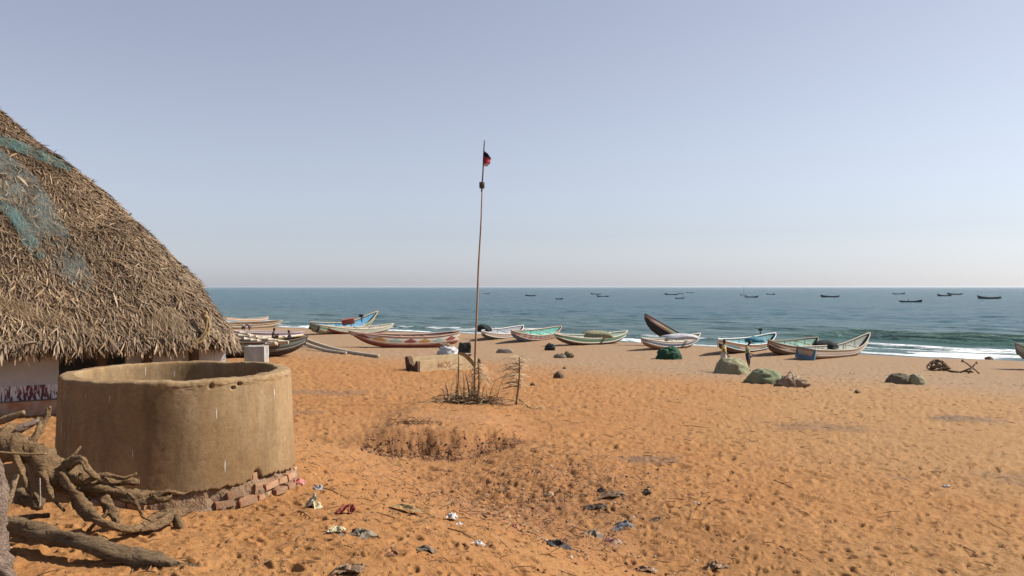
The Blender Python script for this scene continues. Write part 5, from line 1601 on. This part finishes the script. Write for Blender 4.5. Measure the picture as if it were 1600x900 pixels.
# ================================================================== PEOPLE
M_skin = mat('brown_skin', (0.105, 0.052, 0.032, 1), (0.085, 0.042, 0.026, 1), 8, 0.55, 0.1, 60, 0.002)
M_hair = mat('black_hair', (0.010, 0.009, 0.009, 1), (0.02, 0.018, 0.016, 1), 30, 0.6, 0.5, 80, 0.01)
def skin_mesh(name, J, edges, m, parent, rootk, sub=2):
    keys = list(J); ix = {k: i for i, k in enumerate(keys)}
    me = bpy.data.meshes.new(name)
    me.from_pydata([J[k][0] for k in keys], [(ix[a], ix[b_]) for a, b_ in edges], [])
    o = bpy.data.objects.new(name, me); COL.objects.link(o)
    sk = o.modifiers.new('skin', 'SKIN'); sk.use_smooth_shade = True; sk.branch_smoothing = 0.6
    me.skin_vertices  # created with the modifier's layer below
    lay = me.skin_vertices[0].data if len(me.skin_vertices) else None
    if lay is None:
        bm = bmesh.new(); bm.from_mesh(me); bm.verts.layers.skin.verify(); bm.to_mesh(me); bm.free(); lay = me.skin_vertices[0].data
    for k in keys:
        r_ = J[k][1]; r_ = r_ if isinstance(r_, tuple) else (r_, r_)
        lay[ix[k]].radius = r_; lay[ix[k]].use_root = (k == rootk)
    ss = o.modifiers.new('sub', 'SUBSURF'); ss.levels = sub; ss.render_levels = sub
    dg = bpy.context.evaluated_depsgraph_get(); dg.update()
    nm = bpy.data.meshes.new_from_object(o.evaluated_get(dg))
    bpy.data.objects.remove(o)
    nm.materials.clear(); nm.materials.append(m)
    nm.polygons.foreach_set('use_smooth', [True] * len(nm.polygons)); nm.update()
    return link_mesh(name, nm, parent)
def V3(*a): return Vector(a)
def person(loc, face, pose, shirt, lower, label, group=None, scale=1.0, sleeves=True):
    """x = the way the person faces, y = left; joints by pose"""
    root = empty('person', loc, face, label, 'person', group)
    root.scale = (scale,) * 3
    P = {'pelvis': V3(0, 0, 0.92), 'waist': V3(0, 0, 1.06), 'chest': V3(0.01, 0, 1.26), 'upper': V3(0, 0, 1.38), 'neck': V3(0.01, 0, 1.47), 'headb': V3(0.03, 0, 1.55), 'headm': V3(0.035, 0, 1.62), 'headt': V3(0.025, 0, 1.70)}
    for s, n_ in ((1, 'l'), (-1, 'r')):
        P.update({n_ + 'sh': V3(0, s * 0.17, 1.375), n_ + 'el': V3(-0.02, s * 0.24, 1.10), n_ + 'wr': V3(0.10, s * 0.23, 0.88), n_ + 'ha': V3(0.14, s * 0.22, 0.80),
                  n_ + 'hip': V3(0, s * 0.09, 0.88), n_ + 'kn': V3(0.03, s * 0.10, 0.48), n_ + 'an': V3(-0.02, s * 0.10, 0.08), n_ + 'to': V3(0.15, s * 0.12, 0.03)})
    P.update(pose)
    Rr = {'pelvis': (0.14, 0.11), 'waist': (0.125, 0.10), 'chest': (0.15, 0.11), 'upper': (0.13, 0.09), 'neck': 0.052, 'headb': (0.062, 0.07), 'headm': (0.080, 0.092), 'headt': (0.060, 0.07)}
    for n_ in 'lr': Rr.update({n_ + 'sh': 0.062, n_ + 'el': 0.042, n_ + 'wr': 0.028, n_ + 'ha': (0.022, 0.036), n_ + 'hip': 0.092, n_ + 'kn': 0.058, n_ + 'an': 0.038, n_ + 'to': (0.03, 0.042)})
    E = [('pelvis', 'waist'), ('waist', 'chest'), ('chest', 'upper'), ('upper', 'neck'), ('neck', 'headb'), ('headb', 'headm'), ('headm', 'headt')]
    for n_ in 'lr': E += [('upper', n_ + 'sh'), (n_ + 'sh', n_ + 'el'), (n_ + 'el', n_ + 'wr'), (n_ + 'wr', n_ + 'ha'), ('pelvis', n_ + 'hip'), (n_ + 'hip', n_ + 'kn'), (n_ + 'kn', n_ + 'an'), (n_ + 'an', n_ + 'to')]
    # fingers and thumb
    for s, n_ in ((1, 'l'), (-1, 'r')):
        d = (P[n_ + 'ha'] - P[n_ + 'wr']).normalized(); sd_ = d.cross(V3(0, s, 0)); 
        if sd_.length < .1: sd_ = V3(0, 0, 1)
        sd_.normalize()
        for f in range(4):
            k1 = f'{n_}f{f}'; off_ = sd_ * (f - 1.5) * 0.020
            P[k1] = P[n_ + 'ha'] + d * 0.05 + off_; P[k1 + 't'] = P[k1] + d * (0.042, 0.05, 0.046, 0.034)[f] + V3(0, -s * 0.014, 0)
            Rr[k1] = 0.0095; Rr[k1 + 't'] = 0.008; E += [(n_ + 'ha', k1), (k1, k1 + 't')]
        P[n_ + 'th'] = P[n_ + 'wr'] + d * 0.055 + sd_ * 0.05; Rr[n_ + 'th'] = 0.0105; E.append((n_ + 'wr', n_ + 'th'))
    J = {k: (P[k], Rr[k]) for k in P}
    body = skin_mesh('body', J, E, M_skin, root, 'pelvis')
    # face: nose, ears, eyes; hair cap
    hd = (P['headt'] - P['headb']).normalized(); fw = V3(1, 0, 0) - hd * hd.x; fw.normalize(); lf = hd.cross(fw)
    hc = P['headm']
    MB().lathe([(0.004, 0.02), (0.012, 0), (0.016, -0.018), (0.004, -0.026)], 8, hc + fw * 0.096 - hd * 0.012).build('nose', M_skin, root, True)
    for s in (1, -1):
        MB().lathe([(0.003, 0.03), (0.014, 0.012), (0.016, -0.01), (0.004, -0.03)], 8, hc + lf * s * 0.083 - hd * 0.01).build('ear', M_skin, root, True)
    V = []; nu, nv = 20, 9
    for a in range(nv):
        ph = a / (nv - 1) * 1.9
        for b_ in range(nu):
            t = 2 * math.pi * b_ / nu
            fr = math.cos(t)
            lim = 1.15 if fr > 0.35 else 1.9
            pp_ = min(ph, lim)
            V.append(hc + hd * (0.022 + 0.098 * math.cos(pp_)) + (fw * math.cos(t) * 0.103 + lf * math.sin(t) * 0.093) * math.sin(pp_))
    F = [(a * nu + b_, a * nu + (b_ + 1) % nu, (a + 1) * nu + (b_ + 1) % nu, (a + 1) * nu + b_) for a in range(nv - 1) for b_ in range(nu)]
    np_mesh('hair', V, [f[::-1] for f in F], M_hair, root, True)
    if shirt:
        S = {k: (P[k], tuple(r_ + 0.022 for r_ in Rr[k])) for k in ('pelvis', 'waist', 'chest', 'upper')}
        E2 = [('pelvis', 'waist'), ('waist', 'chest'), ('chest', 'upper')]
        for n_ in 'lr':
            S[n_ + 'sh'] = (P[n_ + 'sh'], 0.085); e_ = P[n_ + 'sh'].lerp(P[n_ + 'el'], 0.72); S[n_ + 'sl'] = (e_, 0.075); E2 += [('upper', n_ + 'sh'), (n_ + 'sh', n_ + 'sl')]
        skin_mesh('shirt', S, E2, shirt, root, 'pelvis', 2)
    if lower:
        kind_, m = lower
        if kind_ == 'sarong':
            mid = (P['lan'] + P['ran']) / 2; top = P['waist'] - V3(0, 0, 0.04)
            V = []; nu = 28
            for a in range(9):
                t = a / 8
                c_ = top.lerp(mid + V3(0, 0, 0.12), t)
                ra = 0.155 + 0.075 * t; rb = 0.175 + 0.075 * t
                for b_ in range(nu):
                    q_ = 2 * math.pi * b_ / nu
                    k = 1 + 0.05 * math.sin(q_ * 7 + t) * t
                    V.append(c_ + V3(math.cos(q_) * ra * k, math.sin(q_) * rb * k, 0))
            F = [(a * nu + b_, a * nu + (b_ + 1) % nu, (a + 1) * nu + (b_ + 1) % nu, (a + 1) * nu + b_) for a in range(8) for b_ in range(nu)]
            np_mesh('sarong', V, [f[::-1] for f in F], m, root, True)
        else:
            S = {'pelvis': (P['pelvis'], (0.165, 0.135)), 'waist': (P['waist'] - V3(0, 0, 0.03), (0.15, 0.125))}
            E2 = [('pelvis', 'waist')]
            for n_ in 'lr':
                S[n_ + 'hip'] = (P[n_ + 'hip'], 0.115); S[n_ + 'th'] = (P[n_ + 'hip'].lerp(P[n_ + 'kn'], 0.8), 0.098); E2 += [('pelvis', n_ + 'hip'), (n_ + 'hip', n_ + 'th')]
            skin_mesh('shorts', S, E2, m, root, 'pelvis', 2)
    return root
c_yel = cloth('yellow_cloth', (0.85, 0.60, 0.20, 1)); c_gry = cloth('pale_cloth', (0.72, 0.63, 0.54, 1)); c_nav = cloth('navy_cloth', (0.035, 0.04, 0.09, 1)); c_mau = cloth('mauve_cloth', (0.27, 0.19, 0.24, 1)); c_dk = cloth('dark_cloth', (0.05, 0.035, 0.04, 1))
c_chk = mat('checked_cloth', (0.66, 0.62, 0.38, 1), (0.28, 0.25, 0.15, 1), 14, 0.85, 0.2, 90, 0.002)
pa = hit(1131, 581); pbn = hit(1168, 580.5)
person(pa, R(-25), {'rel': V3(0.05, -0.25, 1.12), 'rwr': V3(0.22, -0.20, 0.93), 'rha': V3(0.28, -0.18, 0.86)}, c_yel, ('sarong', c_gry), 'person in yellow top and pale wrapped skirt behind the olive net heap', 'people standing by the nets', 0.95)
person(pbn, R(-20), {'headb': V3(0.09, 0, 1.53), 'headm': V3(0.12, 0, 1.585), 'headt': V3(0.14, 0, 1.67), 'neck': V3(0.05, 0, 1.46), 'upper': V3(0.02, 0, 1.38), 'lkn': V3(0.10, 0.10, 0.50), 'lan': V3(0.02, 0.10, 0.09), 'lto': V3(0.18, 0.11, 0.03), 'rwr': V3(0.20, -0.16, 0.98), 'rha': V3(0.27, -0.12, 0.95)}, c_chk, ('shorts', c_nav), 'person in checked olive shirt and dark shorts looking down beside the net heap', 'people standing by the nets', 0.95)
sit = {'pelvis': V3(0, 0, 0.14), 'waist': V3(0.02, 0, 0.28), 'chest': V3(0.06, 0, 0.47), 'upper': V3(0.08, 0, 0.59), 'neck': V3(0.11, 0, 0.68), 'headb': V3(0.14, 0, 0.75), 'headm': V3(0.16, 0, 0.82), 'headt': V3(0.16, 0, 0.90)}
for s, n_ in ((1, 'l'), (-1, 'r')):
    sit.update({n_ + 'sh': V3(0.08, s * 0.17, 0.585), n_ + 'el': V3(0.26, s * 0.24, 0.38), n_ + 'wr': V3(0.44, s * 0.14, 0.48), n_ + 'ha': V3(0.50, s * 0.09, 0.50), n_ + 'hip': V3(0.04, s * 0.10, 0.13), n_ + 'kn': V3(0.42, s * 0.17, 0.42), n_ + 'an': V3(0.30, s * 0.15, 0.06), n_ + 'to': V3(0.46, s * 0.17, 0.03)})
q = at(425, 536, 58.0); q.z = G(q.x, q.y) + 0.30
person(q, R(25), sit, None, ('shorts', c_dk), 'bare-backed person seated behind the bamboo load', 'people sitting by the left boats')
q = at(455, 537, 56.5); q.z = G(q.x, q.y) + 0.22
person(q, R(200), sit, c_nav, ('shorts', c_dk), 'person in dark shirt seated behind the stern of the tarred boat', 'people sitting by the left boats')
crouch = dict(sit)
for k in list(crouch): crouch[k] = crouch[k] + V3(0, 0, 0.12)
for n_ in 'lr':
    for j in ('an', 'to'): crouch[n_ + j] = crouch[n_ + j] - V3(0, 0, 0.12)
crouch.update({'chest': V3(0.20, 0, 0.55), 'upper': V3(0.32, 0, 0.62), 'neck': V3(0.42, 0, 0.64), 'headb': V3(0.50, 0, 0.66), 'headm': V3(0.56, 0, 0.67), 'headt': V3(0.63, 0, 0.70), 'lsh': V3(0.32, .17, .60), 'rsh': V3(0.32, -.17, .60)})
q = hit(394, 517); person(q, R(190), crouch, c_mau, ('shorts', c_mau), 'person in mauve crouching by the farthest boats', 'people crouching by the far boats')
q = hit(377, 518); person(q, R(10), crouch, c_gry, ('shorts', c_dk), 'person in pale shirt crouching nearest the hut edge', 'people crouching by the far boats')

# fishermen in a few of the sea boats
stand = bpy.data.objects['person.001']
for k, lab in ((1, 'tiny figure standing in the sea boat with high left prow'), (12, 'tiny figure standing in the dark long sea boat'), (14, 'tiny figure standing in the nearest sea boat'), (16, 'tiny figure in the boat behind the thin low one'), (17, 'tiny figure in the longest dark boat at the right')):
    b_, s, hl_, sd = sea_root[k]
    c = copy_tree(stand)
    c.location = Vector(b_.location) + Vector((-0.25 * hl_, 0, 0.0)); c.rotation_euler = (0, 0, 0.4 * k)
    c['label'] = lab; c['group'] = 'fishermen in the boats at sea'

# ================================================================== LITTER AND TWIGS
def rag(px, py, w_px, d_m, h_m, m, label, cat, seed, rot=0.0, n=22, aspect=1.0, name='rag'):
    """crumpled cloth or plastic lying on the sand"""
    q_ = hit(px, py)
    s = w_px * q_.y / FPX / 2
    a = np.linspace(-1, 1, n)
    A, B_ = np.meshgrid(a, a)
    nz = fbm(A * 1.9 + seed * 5, B_ * 1.9, 4, seed, 0.5); n2_ = fbm(A * 1.3 + seed * 3, B_ * 1.3 + 8, 3, seed + 3)
    fall = np.clip(1.15 - np.sqrt(A ** 2 + B_ ** 2) * 0.75, 0.05, 1)
    Xx = s * (A + 0.28 * n2_); Yy = d_m * (B_ + 0.25 * nz)
    cr, sr = math.cos(rot), math.sin(rot)
    Xx, Yy = Xx * cr - Yy * sr, Xx * sr + Yy * cr
    gz = H(q_.x + Xx, q_.y + Yy) - q_.z
    Zz = gz + 0.010 + h_m * fall * np.clip(0.45 + 0.8 * (0.5 - np.abs(nz)) + 0.45 * n2_, 0, 1.3)
    i_ = np.arange(n - 1)[:, None] * n + np.arange(n - 1)[None, :]
    F = np.stack([i_, i_ + 1, i_ + n + 1, i_ + n], -1).reshape(-1, 4)
    o = np_mesh(name, np.stack([Xx, Yy, Zz], -1).reshape(-1, 3), F, m, None, False)
    o.location = q_
    return tag(o, label, cat)
def lit(n, c, c2=None, rough=0.7): return mat('litter_' + n, c, c2, 10, rough, 0.3, 40, 0.006)
rag(875, 858, 42, 0.10, 0.11, lit('black', (0.025, 0.02, 0.02, 1)), 'crumpled black plastic bag on the slope at bottom centre', 'bag', 1, 0.2, name='plastic_bag')
rag(970, 827, 32, 0.12, 0.09, lit('slate', (0.22, 0.23, 0.25, 1), (0.12, 0.12, 0.13, 1)), 'grey-blue crumpled cloth in the gully', 'cloth', 2, name='cloth_scrap')
rag(490, 797, 26, 0.10, 0.16, lit('cream', (0.66, 0.58, 0.38, 1), (0.5, 0.42, 0.26, 1)), 'cream and yellow torn wrapper right of the well footing', 'wrapper', 3, name='wrapper')
rag(540, 803, 26, 0.12, 0.11, lit('rust', (0.34, 0.075, 0.035, 1)), 'rust-red rag on the sand right of the cream wrapper', 'rag', 4)
rag(468, 757, 20, 0.10, 0.08, lit('red', (0.55, 0.07, 0.06, 1), (0.6, 0.3, 0.26, 1), 0.4), 'shiny red wrapper at the right foot of the well', 'wrapper', 5, name='wrapper')
rag(497, 766, 13, 0.08, 0.06, lit('grey', (0.46, 0.45, 0.45, 1)), 'small grey plastic scrap near the red wrapper', 'scrap', 6, name='plastic_scrap')
rag(707, 812, 15, 0.08, 0.09, lit('white', (0.72, 0.70, 0.68, 1)), 'white paper scrap alone on the middle slope', 'scrap', 7, name='paper_scrap')
rag(718, 822, 8, 0.05, 0.04, lit('white', (0.72, 0.70, 0.68, 1)), 'tiny white flake just below the larger paper scrap', 'scrap', 8, name='paper_scrap')
rag(750, 853, 18, 0.05, 0.05, lit('white', (0.72, 0.70, 0.68, 1)), 'thin white paper strip at bottom centre left of the black bag', 'scrap', 9, -0.3, name='paper_scrap')
rag(565, 840, 50, 0.09, 0.09, lit('stripe', (0.17, 0.13, 0.085, 1), (0.30, 0.24, 0.17, 1)), 'dark twisted striped cloth lying below the red rag', 'cloth', 10, -0.45, name='cloth_scrap')
rag(525, 832, 22, 0.08, 0.06, lit('cream', (0.66, 0.58, 0.38, 1)), 'pale shredded scrap at the left end of the striped cloth', 'scrap', 11, name='plastic_scrap')
rag(635, 797, 50, 0.06, 0.05, lit('straw', (0.42, 0.30, 0.13, 1), (0.34, 0.23, 0.11, 1)), 'long straw-coloured husk on the middle slope', 'husk', 12, -0.35, name='dry_husk')
rag(610, 868, 26, 0.10, 0.06, lit('brownleaf', (0.24, 0.10, 0.04, 1)), 'curled brown leaf near the bottom left of centre', 'leaf', 13, name='dry_leaf')
rag(665, 863, 32, 0.04, 0.05, lit('greyleaf', (0.22, 0.17, 0.12, 1)), 'narrow grey leaf near the bottom centre', 'leaf', 14, 0.1, name='dry_leaf')
rag(545, 892, 40, 0.10, 0.05, lit('dusty', (0.34, 0.21, 0.12, 1)), 'dusty torn sacking cut near the bottom edge', 'sacking', 15, name='sacking')
rag(930, 795, 30, 0.10, 0.07, lit('darkearth', (0.10, 0.065, 0.04, 1)), 'dark clod of husk in the upper gully', 'husk', 16, name='dry_husk')
rag(955, 775, 34, 0.16, 0.06, lit('brownhusk', (0.22, 0.13, 0.07, 1)), 'brown shredded husk at the top of the gully', 'husk', 17, name='dry_husk')
rag(925, 840, 36, 0.14, 0.08, lit('mixed', (0.36, 0.28, 0.19, 1), (0.14, 0.10, 0.07, 1)), 'mixed pale trash clump above the black bag', 'trash', 18, name='trash_clump')
rag(955, 850, 36, 0.14, 0.07, lit('maroon', (0.22, 0.05, 0.05, 1), (0.34, 0.22, 0.14, 1)), 'maroon shredded cloth right of the pale trash clump', 'cloth', 19, name='cloth_scrap')
rag(1120, 888, 40, 0.09, 0.09, lit('leather', (0.20, 0.11, 0.055, 1), (0.30, 0.18, 0.10, 1), 0.5), 'brown leathery husk at the bottom edge right of centre', 'husk', 20, 0.15, name='dry_husk')
rag(1010, 892, 26, 0.07, 0.06, lit('leather', (0.20, 0.11, 0.055, 1)), 'small curled husk at the bottom edge left of the leathery one', 'husk', 21, name='dry_husk')
rag(805, 826, 11, 0.06, 0.06, lit('red', (0.55, 0.07, 0.06, 1)), 'small red scrap left of the black bag', 'scrap', 22, name='plastic_scrap')
rag(1011, 771, 13, 0.08, 0.07, lit('darkearth', (0.10, 0.065, 0.04, 1)), 'single dark clod right of the gully', 'clod', 23, name='clod')
rag(1090, 787, 9, 0.06, 0.03, lit('white', (0.72, 0.70, 0.68, 1)), 'white flake alone on the plain right of the gully', 'scrap', 24, name='paper_scrap')
rag(1480, 761, 8, 0.05, 0.03, lit('white', (0.72, 0.70, 0.68, 1)), 'white flake far right on the open sand', 'scrap', 25, name='paper_scrap')
rag(940, 768, 12, 0.07, 0.06, lit('darkearth', (0.10, 0.065, 0.04, 1)), 'dark clod beside the shredded husk', 'clod', 26, name='clod')
rag(990, 812, 10, 0.05, 0.03, lit('white', (0.72, 0.70, 0.68, 1)), 'white scrap just above the grey-blue cloth', 'scrap', 27, name='paper_scrap')
rag(1025, 815, 22, 0.10, 0.05, lit('brownhusk', (0.22, 0.13, 0.07, 1)), 'ragged brown husk right of the grey-blue cloth', 'husk', 28, name='dry_husk')
q = hit(640, 664)
tag(brush(90, q.x, q.y + 0.1, 0.28, 0.10, 0.10, 0.08, 0.30, 0.006, np.random.default_rng(8)).build('root_tuft', M_rach, None, loc=q), 'dark tuft of dry roots on the bank top', 'roots')
for (x0, y0, x1, y1, lab) in ((820, 832, 845, 842, 'short dark stick in the gully left of the black bag'), (490, 760, 545, 782, 'thin dark twig slanting right from the well foot'), 
                              (1208, 752, 1240, 765, 'thin twig on the right plain'), (1500, 855, 1525, 866, 'curved twig near the bottom right'), (840, 784, 866, 786, 'pale stick in the gully head'), (1060, 666, 1110, 670, 'long stick end on the plain left of the ash'),
                              (1005, 880, 1050, 882, 'straight twig near the bottom right of the black bag'), (700, 828, 742, 846, 'thin root strand between the white scraps'), (460, 800, 485, 812, 'thin twig before the well footing')):
    a, b_ = hit(x0, y0), hit(x1, y1)
    mid = (a + b_) / 2 + Vector((0, 0.04, 0.02))
    tag(MB().tube([a + Vector((0, 0, 0.012)), mid, b_ + Vector((0, 0, 0.012))], [0.006, 0.008, 0.004], 5).build('twig', M_rach, None, True, loc=a), lab, 'twig')

# uncountable specks: pebbles and clods, twig crumbs, pale shell bits, strands on the bank
def scatter(n, rng, f, size, m, name, label, cat, flat=0.6):
    base = np.array([(1, 0, -.3), (-.5, .87, -.3), (-.5, -.87, -.3), (0, 0, 1), (.2, .1, -.7)])
    tri = np.array([(0, 1, 3), (1, 2, 3), (2, 0, 3), (1, 0, 4), (2, 1, 4), (0, 2, 4)])
    P = f(n, rng)
    Zg = H(P[:, 0], P[:, 1]) + detail(P[:, 0], P[:, 1])
    s = rng.uniform(size[0], size[1], n) * rng.uniform(0.5, 1.0, n)
    a = rng.uniform(0, 6.28, n); st = rng.uniform(0.5, 1.6, n)
    V = base[None] * rng.uniform(0.7, 1.3, (n, 5, 1))
    x = V[..., 0] * st[:, None]; y = V[..., 1]
    X_ = (x * np.cos(a)[:, None] - y * np.sin(a)[:, None]) * s[:, None] + P[:, :1]
    Y_ = (x * np.sin(a)[:, None] + y * np.cos(a)[:, None]) * s[:, None] + P[:, 1:2]
    Z_ = V[..., 2] * s[:, None] * flat + Zg[:, None] + (s * 0.15)[:, None]
    VV = np.stack([X_, Y_, Z_], -1).reshape(-1, 3)
    F = (np.arange(n)[:, None, None] * 5 + tri[None]).reshape(-1, 3)
    return tag(np_mesh(name, VV, F, m), label, cat, kind='stuff')
def f_plain(n, rng):
    Yd = 5.5 * (45 / 5.5) ** rng.uniform(0, 1, n); Xd = rng.uniform(-0.66, 0.66, n) * Yd
    keep = np.hypot(Xd - WX, Yd - WY) > 1.5
    return np.stack([Xd, Yd], -1)[keep]
def f_gully(n, rng): return np.stack([rng.normal(0.4, 1.2, n), rng.normal(12.3, 1.9, n)], -1)
def f_slope(n, rng): return np.stack([rng.normal(-1.3, 1.3, n), rng.normal(10.5, 2.4, n)], -1)
rng = np.random.default_rng(77)
def wrapf(f):
    def g(n, rng):
        P = f(n * 2, rng)
        P = P[np.hypot(P[:, 0] - WX, P[:, 1] - WY) > 1.5]
        return P[:n] if len(P) >= n else np.vstack([P, P])[:n]
    return g
scatter(3000, rng, wrapf(f_plain), (0.006, 0.022), mat('dark_crumb', (0.19, 0.09, 0.04, 1), (0.11, 0.055, 0.028, 1), 4), 'dark_crumbs', 'dark crumbs of earth and wood strewn over the sand', 'debris')
scatter(900, rng, wrapf(f_gully), (0.010, 0.045), mat('earth_clod', (0.24, 0.12, 0.06, 1), (0.15, 0.075, 0.04, 1), 4), 'earth_clods', 'small earth clods in the gully', 'debris')
scatter(260, rng, wrapf(f_gully), (0.008, 0.03), mat('shell_bit', (0.62, 0.54, 0.44, 1), (0.5, 0.4, 0.3, 1), 4), 'shell_bits', 'pale shell and husk bits in the gully', 'debris')
scatter(420, rng, wrapf(f_plain), (0.006, 0.020), mat('shell_bit', (0.62, 0.54, 0.44, 1)), 'pale_specks', 'pale specks strewn over the sand', 'debris')
scatter(420, rng, wrapf(f_slope), (0.008, 0.030), mat('dark_crumb', (0.12, 0.065, 0.035, 1)), 'slope_crumbs', 'dark crumbs on the slope by the well', 'debris')
def strands(n, f, rng, L0, L1, rad, m, name, label, up=0.2):
    P = f(n, rng); mb = MB()
    ZZ_ = H(P[:, 0], P[:, 1]) + detail(P[:, 0], P[:, 1])
    for (x, y), z in zip(P, ZZ_):
        a = rng.uniform(0, 6.28); L_ = rng.uniform(L0, L1); el = abs(rng.normal(0, up))
        d = Vector((math.cos(a) * math.cos(el), math.sin(a) * math.cos(el), math.sin(el))) * L_
        s = Vector((-math.sin(a), math.cos(a), 0)) * L_ * rng.uniform(-0.2, 0.2)
        p0 = Vector((x, y, z + 0.004)); p2 = p0 + d
        mb.tube([p0, (p0 + p2) / 2 + s + Vector((0, 0, 0.01)), p2], [rad, rad, rad * 0.5], 3, caps=False)
    return tag(mb.build(name, m), label, 'debris', kind='stuff')
strands(330, wrapf(f_gully), rng, 0.06, 0.26, 0.005, M_rach, 'twig_crumbs', 'dark twig bits strewn in the gully')
strands(260, wrapf(f_gully), rng, 0.06, 0.26, 0.004, M_straw, 'straw_bits', 'pale straw bits strewn in the gully')
strands(260, wrapf(f_slope), rng, 0.05, 0.22, 0.004, M_rach, 'slope_twigs', 'thin twig bits on the slope by the well')
strands(700, wrapf(f_plain), rng, 0.05, 0.26, 0.005, M_rach, 'plain_twigs', 'thin twig bits over the sandy plain')
def f_far(n, rng):
    Yd = 13 + 32 * rng.uniform(0, 1, n) ** 0.8; Xd = rng.uniform(-0.35, 0.64, n) * Yd
    return np.stack([Xd, Yd], -1)
strands(800, f_far, rng, 0.06, 0.24, 0.007, mat('trodden_husk', (0.21, 0.105, 0.05, 1), (0.14, 0.07, 0.035, 1), 2), 'far_husks', 'dark husk and twig bits over the farther sand', 0.1)
def f_bank(n, rng):
    x = rng.uniform(-3.0, 0.2, n); return np.stack([x, bank_edge(x) + rng.normal(0.05, 0.28, n)], -1)
scatter(380, rng, f_bank, (0.012, 0.05), mat('earth_clod', (0.24, 0.12, 0.06, 1)), 'bank_clods', 'crumbled earth clods along the low bank', 'debris', 0.8)
strands(320, f_bank, rng, 0.05, 0.18, 0.006, mat('dead_root', (0.30, 0.155, 0.075, 1), (0.20, 0.10, 0.05, 1), 4), 'bank_roots', 'dead roots and grass matting the low bank', 0.4)

# ================================================================== SEA AIR
hz = MB()
hz.box((0, 4500, 0.0), (26000, 11000, 1.0))
for v_ in hz.v: v_.z = -12.0 if v_.z < 0 else 13.0
hm, nt, p = new_mat('sea_haze')
nt.nodes.remove(p)
pv = nt.nodes.new('ShaderNodeVolumePrincipled')
pv.inputs['Color'].default_value = (0.86, 0.90, 0.96, 1)
pv.inputs['Density'].default_value = 0.00004
pv.inputs['Anisotropy'].default_value = 0.3
nt.links.new(pv.outputs[0], nt.nodes['Material Output'].inputs['Volume'])
tag(hz.build('haze', hm), kind='stuff')

# ------------------------------------------------------------------ one overall reflectance level for the place
for m_ in bpy.data.materials:
    if not m_.use_nodes: continue
    for p_ in [n for n in m_.node_tree.nodes if n.type == 'BSDF_PRINCIPLED']:
        bc = p_.inputs['Base Color']
        if bc.is_linked:
            src = bc.links[0].from_socket
            mx = m_.node_tree.nodes.new('ShaderNodeMix'); mx.data_type = 'RGBA'; mx.blend_type = 'MULTIPLY'; mx.inputs[0].default_value = 1.0
            mx.inputs[7].default_value = (0.80, 0.80, 0.80, 1)
            m_.node_tree.links.new(src, mx.inputs[6]); m_.node_tree.links.new(mx.outputs[2], bc)
